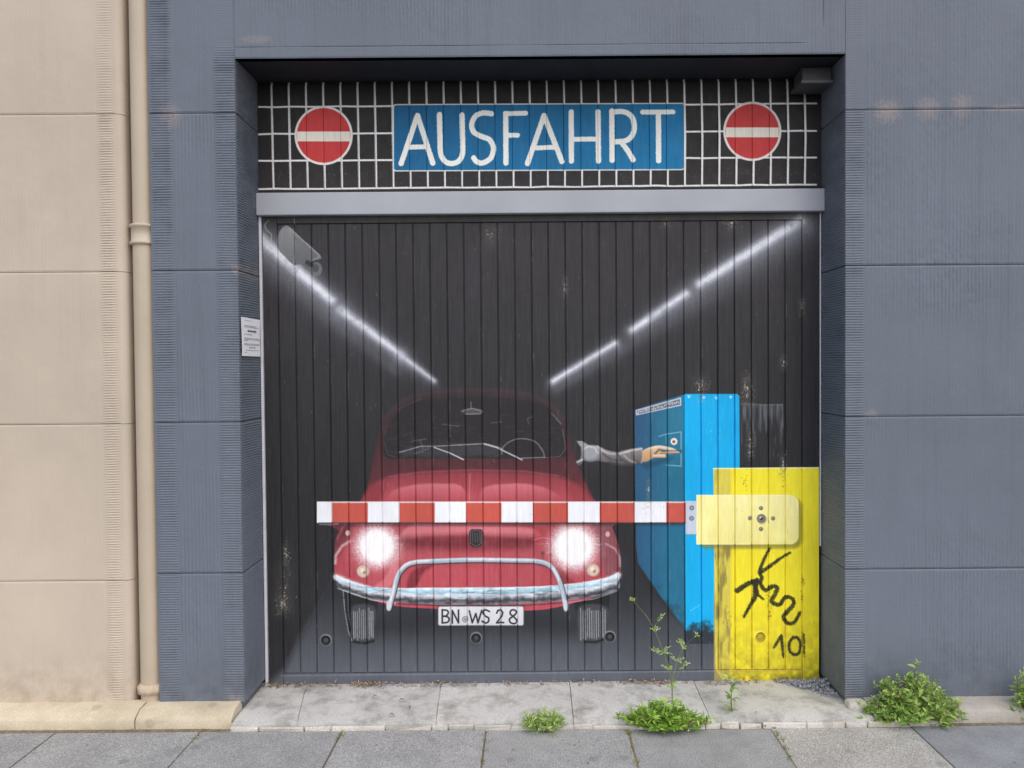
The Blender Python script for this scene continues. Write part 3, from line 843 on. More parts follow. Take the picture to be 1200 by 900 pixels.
# reaching arm in a grey sleeve
CUR[0] = ID['arm']
stroke(Z1([(320, 372), (370, 398), (440, 372), (480, 362)]), [4, 7, 3], (20, 60, 84), 0.5, 5, idn=0)
poly(Z1([(58, 384), (72, 372), (80, 346), (78, 316), (58, 288), (84, 288), (112, 306), (150, 308), (190, 328), (236, 338), (290, 324), (346, 317), (353, 350), (348, 384), (316, 394), (262, 398), (206, 386), (160, 376), (120, 378), (90, 374), (76, 396), (64, 396)]),
     lambda u, v: lerp((156, 152, 152), (92, 88, 89), (v - 521) / 22), 1, 1.4, rough=1.0)
ell(*Z1([(120, 344)])[0], 9.5, 8.5, (150, 152, 158), 0.9, 7, idn=0)
stroke(Z1([(92, 322), (112, 312), (140, 318), (152, 340)]), 2.0, (214, 214, 218), 0.7, 1.8, grain=0.4)
stroke(Z1([(62, 380), (84, 370)]), 2.4, (200, 200, 204), 0.8, 1.6)
stroke(Z1([(66, 292), (96, 300)]), 1.6, (150, 140, 140), 0.7, 1.4, grain=0.6)
for pp, c2, w in (([(150, 312), (188, 338), (230, 346)], (196, 192, 192), 2.2), ([(176, 344), (210, 368), (260, 372)], (70, 66, 68), 2.6), ([(236, 346), (262, 372), (290, 388)], (66, 62, 64), 2.2),
                  ([(250, 344), (292, 332), (340, 322)], (222, 220, 218), 2.2), ([(268, 352), (292, 372), (320, 386)], (186, 182, 182), 2.0), ([(300, 336), (306, 360), (330, 384)], (88, 84, 86), 2.0),
                  ([(346, 322), (352, 350), (344, 382)], (206, 204, 204), 1.6), ([(200, 380), (260, 392), (330, 388)], (54, 50, 52), 2.0)):
    stroke(Z1(pp), w, c2, 0.75, 2.0, grain=0.3, smooth=True)
CUR[0] = ID['hand']
poly(curve(Z1([(350, 334), (372, 318), (410, 308), (446, 310), (490, 322), (492, 330), (446, 328), (430, 336), (500, 332), (508, 342), (452, 346), (454, 358), (440, 362), (400, 362), (376, 374), (350, 378)]), 4, True),
     lambda u, v: lerp((222, 196, 168), (186, 140, 100), (v - 524) / 16), 1, 1.1)
poly(Z1([(350, 338), (378, 330), (382, 368), (350, 378)]), (206, 160, 110), 0.6, 4)
stroke(Z1([(404, 344), (420, 326), (444, 330)]), 2.2, (96, 70, 56), 0.75, 1.6)
stroke(Z1([(430, 342), (508, 342)]), 1.2, (110, 90, 78), 0.7, 1.0)
stroke(Z1([(398, 352), (446, 352)]), 2.4, (236, 216, 192), 0.8, 1.6)
stroke(Z1([(380, 322), (420, 312), (480, 322)]), 1.6, (240, 224, 204), 0.8, 1.4)
CUR[0] = 0
# smeared grey overpaint beside the machine
s = sl(867, 470, 922, 552)
m = (U[s] > 868) * (U[s] < 917.5) * np.clip((V[s] - 473) / 1.5, 0, 1)
put(s, (m * np.clip(0.62 - (V[s] - 474) / 70 + (vnoise(U[s] * 0.45, V[s] * 0.06, 41) - 0.5) * 1.3, 0, 0.9)).astype(np.float32), (98, 101, 108))
stroke([(868, 473), (898, 474.5), (917, 474), (917.5, 500)], 1.0, (150, 152, 156), 0.6, 1, grain=0.5)

# ---- yellow barrier housing
CUR[0] = ID['post']
poly([(836, 548.5), (962, 547.5), (966, 812), (852, 812), (850, 799), (839, 785)], lambda u, v: lerp((248, 233, 52), (240, 222, 42), (v - 560) / 240), 1, 0.9)
s = sl(834, 545, 966, 812)
inside = (U[s] > 836.5) * (V[s] > 549) * (U[s] < 966) * (V[s] < 812)
put(s, (inside * np.clip((858 - U[s]) / 3, 0, 1) * (0.55 + 0.3 * GR2[s])).astype(np.float32), (206, 190, 92), 0)
put(s, (inside * np.clip((V[s] - 700) / 110, 0, 1) * np.clip(GR2[s] * 1.8 - 0.35, 0, 1) * 0.6).astype(np.float32), (140, 130, 48), 0)
put(s, (inside * np.clip((858 - U[s]) / 4, 0, 1) * np.clip(fbm(U[s] * 0.2, V[s] * 0.05, 44, 3) - 0.5, 0, 1) * 3.4 * np.clip((V[s] - 560) / 90, 0.3, 1)).clip(0, 0.8).astype(np.float32), (132, 120, 64), 0)
put(s, (inside * np.clip(1 - np.abs(V[s] - 795) / 16, 0, 1) * np.clip(GR2[s] - 0.2, 0, 1) * 1.1).clip(0, 0.7).astype(np.float32), (126, 118, 50), 0)
stroke([(836, 549.2), (960, 548)], 1.4, (250, 246, 206), 0.9, 0.8)
stroke([(836.6, 549), (839, 785), (850, 799)], 0.9, (244, 232, 150), 0.6, 0.9)
for u, v in ((873, 565), (917, 555), (853, 725), (901, 700)): specks(u, v, 5, 16, 26, (96, 84, 40), 0.6)
for u, v in ((941, 680), (940, 700), (941, 750), (902, 722), (942, 765)): specks(u, v, 1.5, 9, 18, (120, 70, 40), 0.7)
# graffiti
CUR[0] = ID['graffiti']
ZB = lambda pts: [(700 + x / 3.75, 620 + y / 3.75) for x, y in pts]
gk = (44, 42, 26)
for pts, w in (([(617, 270), (660, 240), (702, 226)], [5.0, 4.0]), ([(702, 226), (694, 262), (692, 300), (668, 342), (644, 384)], [4.4, 4.2, 2.6]), ([(758, 84), (734, 130), (713, 184), (722, 214), (716, 238), (738, 268), (770, 252), (790, 258), (782, 284), (766, 318), (800, 332), (826, 300), (856, 306), (862, 330), (838, 360), (818, 388), (838, 414), (866, 408), (890, 368)], [2.6, 3.6, 4.0, 3.8, 3.6, 3.8, 3.0]),
               ([(716, 190), (752, 168), (800, 132), (846, 104)], [3.6, 3.0, 2.2]), ([(688, 232), (706, 290), (730, 308)], [4.4, 3.2, 1.5]), ([(776, 520), (808, 470), (818, 562)], [2.2, 3.2, 2.2]),
               ([(862, 474), (844, 500), (846, 536), (868, 552), (888, 540), (892, 500), (876, 476), (858, 480)], 2.8), ([(906, 462), (908, 500)], 1.6), ([(908, 512), (907, 542)], 1.6)):
    stroke(ZB(pts), [x * 1.25 for x in np.atleast_1d(w)] if hasattr(w, '__len__') else w * 1.2, gk, 1.0, 1.4, smooth=len(pts) > 3, rough=1.6, grain=0.3)
# hub plate and bracket
CUR[0] = ID['bracket']
rect(818, 583, 940, 643, (140, 130, 60), 0.75, 4, r=11)
rect(816, 580, 936, 638, lambda u, v: lerp((250, 242, 166), (244, 234, 146), (v - 580) / 58), r=10)
rect(816, 580, 830, 638, (250, 241, 164), r=0.5)
stroke([(816.5, 580.6), (926, 580.6)], 1.1, (252, 250, 214), 0.9, 0.9)
stroke([(817, 580), (817, 637.6), (880, 637.6)], 1.0, (252, 249, 220), 0.8, 0.9)
CUR[0] = ID['hub']
c = Z1([(870, 628)])[0]
ell(c[0] + 0.8, c[1] + 1, 5.6, 5.6, (150, 140, 90), 0.7, 2); ell(*c, 4.9, 4.9, (92, 90, 88), 1, 0.9); ell(*c, 3.6, 3.6, (150, 150, 150), 1, 0.9)
ell(c[0] + 0.3, c[1] + 0.3, 2.2, 2.2, (60, 58, 58), 1, 0.9); ell(c[0] - 0.9, c[1] - 1.0, 1.1, 1.1, (226, 226, 226), 1, 0.8)
for x, y in ((869, 583), (869, 675), (821, 627), (922, 628)):
    ell(*Z1([(x, y)])[0], 2.4, 2.4, (112, 108, 92), 1, 0.9); ell(*Z1([(x - 1, y - 2)])[0], 1.1, 1.1, (176, 172, 150), 0.8, 0.8)
CUR[0] = ID['bracket']
rect(803.6, 587, 816, 626.5, (198, 206, 222), r=0.6)
stroke([(804, 626.5), (816, 626.5)], 1.0, (120, 130, 146), 0.8, 0.9)
for x, y in ((565, 582), (564, 628)):
    ell(*Z1([(x, y)])[0], 2.8, 2.8, (110, 118, 132), 1, 0.9); ell(*Z1([(x, y)])[0], 1.2, 1.2, (176, 182, 194), 1, 0.8)
# barrier pole
CUR[0] = ID['barrier']
edges = [371.5, 389, 431, 468, 509.5, 546, 587.7, 624.4, 665.6, 702.8, 743.5, 780.8, 803.4]
rect(371.5, 588, 803.4, 613.8, (66, 58, 62), 1, 1.0)
for k in range(12):
    rect(edges[k], 588.0, edges[k + 1] + 0.3, 612.2, (240, 241, 246) if k % 2 == 0 else (198, 88, 76), soft=0.6)
rect(371.5, 587.6, 803.4, 589.4, (246, 240, 238), 0.75, 0.8)
stroke([(375, 614.4), (388, 614.6), (396, 614)], 2.0, (150, 156, 166), 0.8, 1.2)
rect(371.5, 588, 373, 613, (250, 250, 252), 0.8, 0.7)
spray([(376, 615.5), (800, 614.5)], 2.0, (34, 26, 30), 0.35, 0.2)
specks(759, 592, 6, 10, 16, (176, 150, 120), 0.6)
CUR[0] = 0

for u, v, cols in ((382, 750, ((28, 28, 30), (128, 130, 136), (70, 70, 72))), (558, 747.5, ((28, 28, 30), (128, 130, 136), (70, 70, 72))), (714.5, 746, ((28, 28, 30), (128, 130, 136), (70, 70, 72))), (891, 746, ((160, 144, 30), (232, 218, 90), (190, 172, 40)))):
    ell(u, v, 7.2, 7.2, cols[1], 0.9, 0.9); ell(u, v, 5.7, 5.7, cols[0], 1, 0.9); ell(u, v + 0.5, 2.8, 2.8, cols[2], 1, 0.9)  # bolts: ring highlight and dark hollow painted into the colour
# ---- wear: chipped and dusty spots, scratches
chip = (146, 138, 124)
for u, v, ru, rv, n in ((875, 455, 12, 26, 80), (821, 453, 12, 12, 40), (662, 336, 5, 20, 34), (858, 262, 14, 8, 40), (918, 425, 6, 12, 24), (943, 260, 8, 14, 26), (940, 360, 4, 16, 20), (879, 520, 6, 26, 50),
                        (918, 548, 6, 22, 44), (331, 708, 10, 16, 40), (333, 690, 14, 40, 24), (335, 650, 6, 20, 24), (760, 575, 4, 22, 20), (780, 262, 8, 6, 16), (575, 275, 16, 8, 20)):
    spray([(u, v - rv * 0.5), (u, v + rv * 0.5)], ru * 0.75, chip, 0.16, 0.9)
    specks(u, v, ru, rv, n, chip, 0.7, 1.0)
    specks(u, v, ru * 0.3, rv * 0.4, n // 4, (226, 216, 196), 0.9, 1.2)
for _ in range(160):
    u, v = rng.uniform(310, 955), rng.uniform(262, 800)
    stroke([(u, v), (u + rng.normal(0, 0.8), v + rng.normal(0, 2.5))], rng.uniform(0.5, 1.0), (150, 148, 146), rng.uniform(0.1, 0.5), 0.8)
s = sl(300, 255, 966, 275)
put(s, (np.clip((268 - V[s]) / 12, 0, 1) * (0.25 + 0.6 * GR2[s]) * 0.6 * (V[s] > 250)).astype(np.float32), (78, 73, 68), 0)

stroke([(330, 791.5), (838, 786.2)], 1.3, (134, 138, 147), 0.75, 1.0, grain=0.5)  # chipped rail edge, with the bevel's highlight painted as a light line
stroke([(838, 786.2), (941, 785.2)], 1.3, (176, 150, 96), 0.7, 1.0, grain=0.5)
# brushed streaks, fading and uneven coats over the whole mural
FINE = fbm(U * 0.6, V * 0.07, 47, 3); COAT = fbm(U * 0.02, V * 0.012, 50, 4)
IMG *= (0.965 + 0.07 * FINE + 0.10 * (COAT - 0.5))[..., None]
IMG += (np.clip(FINE - 0.62, 0, 1) * 0.10 * np.clip(COAT + 0.2, 0, 1))[..., None]
for _ in range(260):
    u = 325.4 + 19.8 * rng.integers(0, 32); v = rng.uniform(262, 795); L = rng.exponential(9)
    k = (v - 265) / 520
    stroke([(u + 7 * k * (1 - (u - 325) / 900) + 1.6, v), (u + 7 * k * (1 - (u - 325) / 900) + 1.6, v + L)], rng.uniform(0.4, 0.9), (150, 146, 142), rng.uniform(0.1, 0.45), 0.8, grain=0.6, idn=0)
mural = bpy.data.images.new('garage_mural', TW, TH, alpha=False, float_buffer=False)
_rgba = np.ones((TH, TW, 4), np.float32); _rgba[..., :3] = np.clip(IMG, 0, 1)
mural.pixels.foreach_set(_rgba.ravel()); mural.update(); mural.pack()

t = NT('mural_paint')
uvn = t.n('ShaderNodeUVMap'); tex = t.n('ShaderNodeTexImage'); tex.image = mural; tex.interpolation = 'Linear'; tex.extension = 'EXTEND'
t.l(uvn.outputs[0], tex.inputs[0])
oi = t.noise(3.0, 4, 0.6)
cc = t.mix(1.0, tex.outputs[0], t.ramp(oi, [(0.3, (0.93, 0.93, 0.93)), (0.7, (1.05, 1.05, 1.05))]), 'MULTIPLY')
grain = t.noise(90, 4, 0.65, stretch=(3.0, 1.0, 0.12))
t.bump(grain, 0.0007)
M['mural'] = t.done(cc, t.ramp(t.noise(30, 4, 0.6), [(0.3, (0.48,) * 3), (0.7, (0.66,) * 3)]), 0.3)


def mural_uv(me):
    uv = me.uv_layers.new(name='UVMap')
    n = len(me.loops); li = np.zeros(n, np.int32); me.loops.foreach_get('vertex_index', li)
    co = np.zeros(len(me.vertices) * 3, np.float32); me.vertices.foreach_get('co', co); co = co.reshape(-1, 3)[li]
    o = np.stack([(co[:, 0] - MX0) / (MX1 - MX0), (co[:, 2] - MZ0) / (MZ1 - MZ0)], -1).astype(np.float32)
    uv.data.foreach_set('uv', o.ravel())

# ------------------------------------------------------------------ ground: road, kerb, pavement slabs
ZP = -0.022                                                    # pavement level
m = MB(); m.box(-150, 150, -300, -2.32, -0.60, -0.145)
tag(m.build('road', M['asphalt']), 'grey asphalt street in front of the pavement', 'road', kind='structure')
kerb = empty('kerb', (0, -2.25, -0.14)); tag(kerb, 'granite kerb between street and pavement', 'kerb', kind='structure')
for k in range(9):
    x = -4.5 + k
    m = MB(); m.box(x + 0.004, x + 0.996, -2.32, -2.17, -0.40, ZP - 0.004); bevel(m.build('kerb_stone', M['kerb'], kerb), 0.012, 2)
YF = -0.125                                                    # front edge of the threshold band
m = MB(); m.box(-40, 40, -2.17, 0.9, -0.50, ZP - 0.006)
tag(m.build('ground', M['soil']), 'sandy bedding soil in the pavement joints', 'ground', kind='structure')
pav = empty('pavement', (0, -1, ZP)); tag(pav, 'grey concrete slab pavement along the house front', 'pavement', kind='structure')
jx = [G(u, 856, ZP)[0] for u in (-100, 68, 236, 401, 569, 736, 906, 1073, 1242)]
jx = [jx[0] - 0.56 * k for k in range(4, 0, -1)] + jx + [jx[-1] + 0.56 * k for k in range(1, 5)]
rows = [(YF - 0.008, -0.665), (-0.67, -1.19), (-1.195, -1.68), (-1.685, -2.165)]
for r, (y1, y0) in enumerate(rows):
    for k in range(len(jx) - 1):
        off = 0.0 if r % 2 == 0 else 0.27
        x0, x1 = jx[k] + off + 0.0025, jx[k + 1] + off - 0.0025
        e = [rng.normal(0, 0.002) for _ in range(4)]; dz = rng.normal(0, 0.0015)
        m = MB()
        v = [(x0 + e[0], y0 + 0.003), (x1 + e[1], y0 + 0.003), (x1 + e[2], y1 - 0.003), (x0 + e[3], y1 - 0.003)]
        top = [(a, b, ZP + dz + (rng.normal(0, 0.001))) for a, b in v]; bot = [(a, b, ZP - 0.05) for a, b in v]
        m.add(bot + top, [(0, 1, 5, 4), (1, 2, 6, 5), (2, 3, 7, 6), (3, 0, 4, 7), (4, 5, 6, 7)])
        c = 0.5 * (x0 + x1); mat = 'paving'
        if r == 0 and G(906, 856, ZP)[0] - 0.02 < x0 < G(1000, 856, ZP)[0]: mat = 'paving_brown'
        elif r == 0 and x0 > G(1050, 856, ZP)[0]: mat = 'paving_blue'
        elif rng.random() < 0.2: mat = 'paving_brown'
        bevel(m.build('paving_slab', M[mat], pav), 0.003, 2)

# ------------------------------------------------------------------ threshold in front of the garage door
XL, XR = P(281.5, 490, 0)[0], P(990.5, 490, 0)[0]              # corners of the opening in the wall face
ZT = P(636, 66, 0)[2]                                          # underside of the lintel
YB = 0.262                                                     # back of the reveals
thr = empty('threshold', (0, 0.05, 0)); tag(thr, 'pale worn concrete threshold slabs before the garage door', 'threshold', kind='structure')
tj = [(XL - 0.012, XL - 0.012), (P(358, 808, 0.2)[0], P(348, 846, YF)[0]), (P(516, 808, 0.2)[0], P(511, 846, YF)[0]), (P(668, 808, 0.2)[0], P(672, 844, YF)[0]),
      (P(815, 806, 0.2)[0], P(833, 840, YF)[0]), (XR + 0.07, XR + 0.07)]
for k in range(5):
    m = MB()
    a0, f0 = tj[k]; a1, f1 = tj[k + 1]; g = 0.0018
    dz = rng.normal(0, 0.002)
    A = np.zeros((9, 13, 3))
    for i, t in enumerate(np.linspace(0, 1, 9)):
        y = YF + 0.006 + (0.42 - YF) * t
        tt = min(1.0, (y - YF) / (0.2 - YF))
        xs = np.linspace(f0 + (a0 - f0) * tt + g, f1 + (a1 - f1) * tt - g, 13)
        A[i, :, 0] = xs; A[i, :, 1] = y + (0.004 * (vnoise(xs * 9, xs * 0, 51) - 0.5) * 2 if i == 0 else 0)
        A[i, :, 2] = 0.008 + dz - 0.006 * (i == 0) + 0.005 * (fbm(xs * 5, y * 7 + xs * 0, 52) - 0.5)
    m.grid(A)
    F = A[0].copy(); F2 = F.copy(); F2[:, 2] = ZP - 0.03
    m.grid(np.stack([F2, F]))
    for c in (0, -1):
        E = A[:, c].copy(); E2 = E.copy(); E2[:, 2] = ZP - 0.02; m.grid(np.stack([E, E2]), flip=(c == -1))
    m.build('threshold_slab', M['threshold'], thr, smooth=True)
m = MB(); m.box(XL - 0.004, XR + 0.06, YF + 0.012, 0.42, -0.05, 0.0005); m.build('mortar_bed', M['mortar'], thr)
# broken mortar edge along the front of the threshold
x = XL - 0.01
while x < XR + 0.05:
    L = rng.uniform(0.06, 0.30)
    m = MB(); h = rng.uniform(-0.010, -0.004); d = rng.uniform(0.005, 0.012)
    m.box(x, x + L - rng.uniform(0.001, 0.006), YF - d, YF + 0.003, ZP - 0.01, h)
    o = m.build('mortar_piece', M['mortar'], thr)
    for vv in o.data.vertices: vv.co += Vector((rng.normal(0, 0.002), rng.normal(0, 0.003), rng.normal(0, 0.0015)))
    bevel(o, 0.004, 2)
    x += L

# ------------------------------------------------------------------ grey building: tooled stone blocks round the opening
PITCH_H, PITCH_V = 0.0104, 0.0152


def window01(t, w):
    return np.clip(np.minimum(t, 1 - t) / w, 0, 1)


def ribs_h(a, z, seed, amp):
    """horizontal tooling; a = coordinate along the rib"""
    ph = z / PITCH_H + 0.7 * (fbm(a * 3, z * 7, seed, 2) - 0.5) + 0.16 * (vnoise(a * 30, z * 60, seed + 1) - 0.5)
    k = np.abs((ph % 1.0) * 2 - 1)
    return amp * (k ** 0.8) * (0.5 + 0.9 * fbm(a * 9, z * 20, seed + 2, 3)) + 0.0006 * (vnoise(a * 55, z * 120, seed + 3) - 0.5)


def ribs_v(x, z, seed, amp):
    ph = x / PITCH_V + 0.25 * (fbm(x * 5, z * 5, seed, 2) - 0.5)
    k = 0.5 - 0.5 * np.cos(2 * math.pi * ph)
    f = np.clip((fbm(x * 2.3, z * 2.3, seed + 7, 3) - 0.36) * 3.0, 0.10, 1.0)
    return amp * k * f * (0.3 + 1.4 * vnoise(x / 0.015, z / 0.020, seed + 2)) + 0.0018 * (fbm(x * 12, z * 12, seed + 4, 3) - 0.5)


def block(parent, mat, x0, x1, z0, z1, lm=0.0, rm=0.0, ret=None, ret_edge=None, seed=0, amp_h=0.0036, amp_v=0.0022, gb=0.0011, gt=0.0011, gl=0.0, gr=0.0, y0=0.0, depth=0.03, grooves=(), rfade=None):
    x0 += gl; x1 -= gr; z0 += gb; z1 -= gt
    m = MB()
    nz = max(4, int((z1 - z0) / (PITCH_H / 4)))
    parts = []
    if lm: parts.append((x0, x0 + lm, 'h'))
    parts.append((x0 + lm, x1 - rm, 'v'))
    if rm: parts.append((x1 - rm, x1, 'h'))
    for a, b, k in parts:
        if b - a < 0.01: continue
        if k == 'h': xs = np.linspace(a, b, max(4, int((b - a) / 0.016))); zs = np.linspace(z0, z1, nz)
        else: xs = np.linspace(a, b, max(4, int((b - a) / (PITCH_V / 4.5)))); zs = np.linspace(z0, z1, max(4, int((z1 - z0) / (0.007 if y0 == 0.0 and a < 2.2 and z0 < 2.9 else 0.05))))
        for gk, gc, g0, g1, gd in grooves:
            extra = gc + np.array((-0.004, -0.0025, -0.0012, 0.0, 0.0012, 0.0025, 0.004))
            if gk == 'h': zs = np.sort(np.concatenate([zs, extra]))
            else: xs = np.sort(np.concatenate([xs, extra]))
        X, Z = np.meshgrid(xs, zs)
        H = ribs_h(X, Z, seed, amp_h) if k == 'h' else ribs_v(X, Z, seed, amp_v)
        if rfade is not None and k == 'h' and (a > x0 or ret == 'L'): H = H * np.clip((rfade - Z) / 0.08, 0.12, 1)
        wz = np.clip(np.minimum(Z - z0, z1 - Z) / 0.0045, 0, 1)
        wx = np.ones_like(wz)
        if k == 'h' and ret != ('L' if a == x0 else 'R'): wx = np.clip(np.minimum(X - a, b - X) / 0.01, 0, 1)
        elif k == 'h': wx = np.clip((X - a if ret == 'R' else b - X) / 0.01, 0, 1)
        else: wx = np.clip(np.minimum(X - a, b - X) / 0.0015, 0, 1)
        H = H * wz * wx - 0.0022 * (1 - wz) ** 2
        for gk, gc, g0, g1, gd in grooves:
            q, r_ = (Z, X) if gk == 'h' else (X, Z)
            H = H - gd * np.clip(1 - np.abs(q - gc) / 0.003, 0, 1) * np.clip((r_ - g0) / 0.05, 0, 1) * np.clip((g1 - r_) / 0.05, 0, 1) * np.clip(0.35 + 1.1 * vnoise(r_ * 6, r_ * 0, seed + 9), 0, 1)
        m.grid(np.stack([X, y0 - H, Z], -1))
    # edges running back into the joint
    ring = [(x0, z0), (x1, z0), (x1, z1), (x0, z1)]
    for k in range(4):
        if (ret == 'R' and k == 1) or (ret == 'L' and k == 3): continue
        (a, b), (c, d) = ring[k], ring[(k + 1) % 4]
        ys_ = y0 + (0.0018 if k in (0, 2) and gb > 0 else 0.0)
        m.add([(a, ys_, b), (c, ys_, d), (c, y0 + depth, d), (a, y0 + depth, b)], [(0, 3, 2, 1)])
    if ret:
        xe = x1 if ret == 'R' else x0
        sgn = 1 if ret == 'R' else -1
        ys = np.linspace(y0, YB, 16); zs = np.linspace(z0, z1, nz)
        Yg, Zg = np.meshgrid(ys, zs)
        sk = 0.12 * (fbm(Yg * 3 + 5, Zg * 2.2, seed + 11, 2) - 0.5)
        H = ribs_h(Yg + xe * 3, Zg + sk * Yg * 0.9, seed if False else seed + 5, amp_h * 1.5)
        edge = np.clip(1 - (Yg - y0) / 0.012, 0, 1)
        Hf = ribs_h(xe + 0 * Zg, Zg, seed, amp_h)
        wz = np.clip(np.minimum(Zg - z0, z1 - Zg) / 0.0045, 0, 1)
        H = H * wz - 0.0022 * (1 - wz) ** 2
        Xg = xe + sgn * (H - 0.0015) * (1 - edge)
        Yp = Yg - (Hf * wz - 0.0022 * (1 - wz) ** 2) * edge
        m.grid(np.stack([Xg, Yp, Zg], -1), flip=(ret == 'L'))
    return m.build('stone_block', mat, parent)


bld = empty('building', (0.3, 0.15, 0)); tag(bld, 'grey-blue painted building with tooled stone blocks framing the garage door', 'building')
W = M['grey_wall']
GX0 = P(181, 490, 0)[0]                                        # left edge of the grey house
GX1 = 3.6; GTOP = 3.9
zj_l = [P(230, v, 0)[2] for v in (825, 672, 495, 317, 132.5)]
zj_r = [P(1100, v, 0)[2] for v in (819, 666.5, 487.5, 310.5, 128)]
zb = 0.5 * (zj_l[0] + zj_r[0])
LTOP = zj_l[4] + 0.63
MG = 0.098
# core behind the blocks
m = MB()
m.box(GX0 + 0.004, XL - 0.012, 0.014, 1.2, -0.1, GTOP); m.box(XR + 0.012, GX1, 0.014, 1.2, -0.1, GTOP); m.box(XL - 0.012, XR + 0.012, 0.014, 1.2, ZT + 0.012, GTOP)
m.build('wall_core', W, bld)
for k in range(4):
    block(bld, W, GX0, XL, zj_l[k], zj_l[k + 1], MG, 0.092, 'R', seed=3 + 6 * k, amp_v=0.0020)
    block(bld, W, XR, GX1, zj_r[k], zj_r[k + 1], 0.085, 0.0, 'L', seed=8 + 6 * k, amp_v=0.0020)
block(bld, W, GX0, XL, zj_l[4], LTOP, MG, 0.092, 'R', seed=30, amp_v=0.0016, rfade=ZT + 0.07)
block(bld, W, XR, GX1, zj_r[4], LTOP, 0.085, 0.0, 'L', seed=36, amp_v=0.0012, rfade=zj_r[4] + 0.02)
XJ = P(965, 20, 0)[0]
ZL = P(600, 53, 0)[2]
block(bld, W, XL, XR, ZT, LTOP, 0.0, 0.0, seed=43, gb=0.0, amp_v=0.0018, grooves=[('h', ZL, XL - 0.02, XJ - 0.05, 0.0022), ('v', XJ, P(965, 36, 0)[2], 9, 0.0030)])
for a, b, s_ in ((GX0, 0.4, 5), (0.4, GX1, 15)):
    block(bld, W, a, b, LTOP, GTOP, 0, 0, seed=s_, amp_v=0.0008)
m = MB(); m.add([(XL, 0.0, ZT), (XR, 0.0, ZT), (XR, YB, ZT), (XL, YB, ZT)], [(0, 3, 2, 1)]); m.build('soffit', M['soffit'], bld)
# plinth stones
def plinth(x0, x1, ytop, zt, yfront, zf, mat, parent, seed):
    m = MB(); n = max(6, int((x1 - x0) / 0.04))
    xs = np.linspace(x0, x1, n)
    prof = [(0.01, zt), (yfront * 0.55, zt - 0.006), (yfront * 0.9, zf + 0.004), (yfront, zf - 0.006), (yfront + 0.002, ZP - 0.03)]
    A = np.zeros((len(prof), n, 3))
    for i, (y, z) in enumerate(prof):
        A[i, :, 0] = xs; A[i, :, 1] = y + 0.008 * (fbm(xs * 9, xs * 0 + i, seed) - 0.5) * (i > 0); A[i, :, 2] = z + 0.006 * (fbm(xs * 11, xs * 0 + i * 3, seed + 1) - 0.5)
    m.grid(A, flip=True)
    for c in (0, -1):
        E = A[:, c]; B = E.copy(); B[:, 1] = 0.02; m.grid(np.stack([E, B]), flip=(c == 0))
    return m.build('plinth_stone', mat, parent, smooth=True)


plinth(GX0 - 0.05, XL - 0.016, 0, zj_l[0] + 0.012, -0.10, 0.012, M['plinth'], bld, 4)
plinth(XR + 0.075, XR + 1.2, 0, zj_r[0] + 0.010, -0.10, 0.02, M['plinth_grey'], bld, 9)
plinth(XR + 1.205, GX1, 0, zj_r[0] + 0.010, -0.10, 0.02, M['plinth_grey'], bld, 12)
m = MB(); m.box(XR - 0.004, XR + 0.078, -0.055, 0.012, -0.03, zj_r[0] + 0.006); bevel(m.build('plinth_stone', M['mortar'], bld), 0.015, 2)

# ------------------------------------------------------------------ beige building and downpipe
bei = empty('building', (-2.2, 0.15, 0)); tag(bei, 'beige painted building beside the grey one, left of the downpipe', 'building')
BX1 = P(150, 490, 0)[0]                                        # right edge
zj_b = [P(60, v, 0)[2] for v in (826, 681, 497.5, 319, 134, -50, -230)]
W2 = M['beige_wall']
m = MB(); m.box(-4.4, BX1 - 0.03, 0.02, 1.2, -0.1, GTOP); m.build('wall_core', W2, bei)
RB = 0.03
for k in range(6):
    block(bei, W2, -4.4, BX1 - RB, zj_b[k], min(zj_b[k + 1], GTOP), 0.0, 0.075, seed=14 + 5 * k, amp_h=0.0036 if k < 4 else 0.0016, amp_v=0.0002, gb=0.0009, gt=0.0009)
    # rounded corner of the block
    m = MB()
    prof = [(BX1 - RB + RB * math.sin(t), RB - RB * math.cos(t)) for t in np.linspace(0, math.pi / 2, 8)] + [(BX1, 0.2)]
    A = np.array([[(x, y, z) for x, y in prof] for z in (zj_b[k] + 0.001, min(zj_b[k + 1], GTOP) - 0.001)])
    m.grid(A); m.build('corner_bead', W2, bei, smooth=True)
m = MB(); m.box(BX1 - 0.01, GX0 + 0.02, 0.15, 0.4, -0.1, GTOP); m.build('recess_back', W2, bei)
plinth(-4.4, GX0 - 0.055, 0, zj_b[0] + 0.012, -0.10, 0.012, M['plinth'], bei, 6)

pipe = empty('downpipe', (0, 0, 0))
pr = 0.0465
pcx = GX0 - pr - 0.002; pcy = 0.045
pipe.location = (pcx, pcy, 0.03)
tag(pipe, 'beige painted round downpipe between the beige and the grey building', 'downpipe')
zc = P(160, 274, 0)[2]
zfoot = P(172, 806, 0)[2]
m = MB(); m.lathe_z(pcx, pcy, [(pr, 0.02), (pr, zc - 0.03)], 32); m.build('pipe', M['pipe'], pipe, True)
m = MB(); m.lathe_z(pcx, pcy, [(pr * 0.955, zc + 0.03), (pr * 0.955, GTOP)], 32); m.build('pipe', M['pipe'], pipe, True)
hh = 0.043
m = MB(); m.lathe_z(pcx, pcy, [(pr, zc - hh), (pr + 0.009, zc - hh + 0.003), (pr + 0.011, zc - hh + 0.009), (pr + 0.009, zc - hh + 0.015), (pr + 0.005, zc - hh + 0.018), (pr + 0.005, zc + hh - 0.016),
                           (pr + 0.010, zc + hh - 0.012), (pr + 0.012, zc + hh - 0.006), (pr + 0.009, zc + hh - 0.001), (pr * 0.95, zc + hh)], 32)
m.build('collar', M['pipe'], pipe, True)
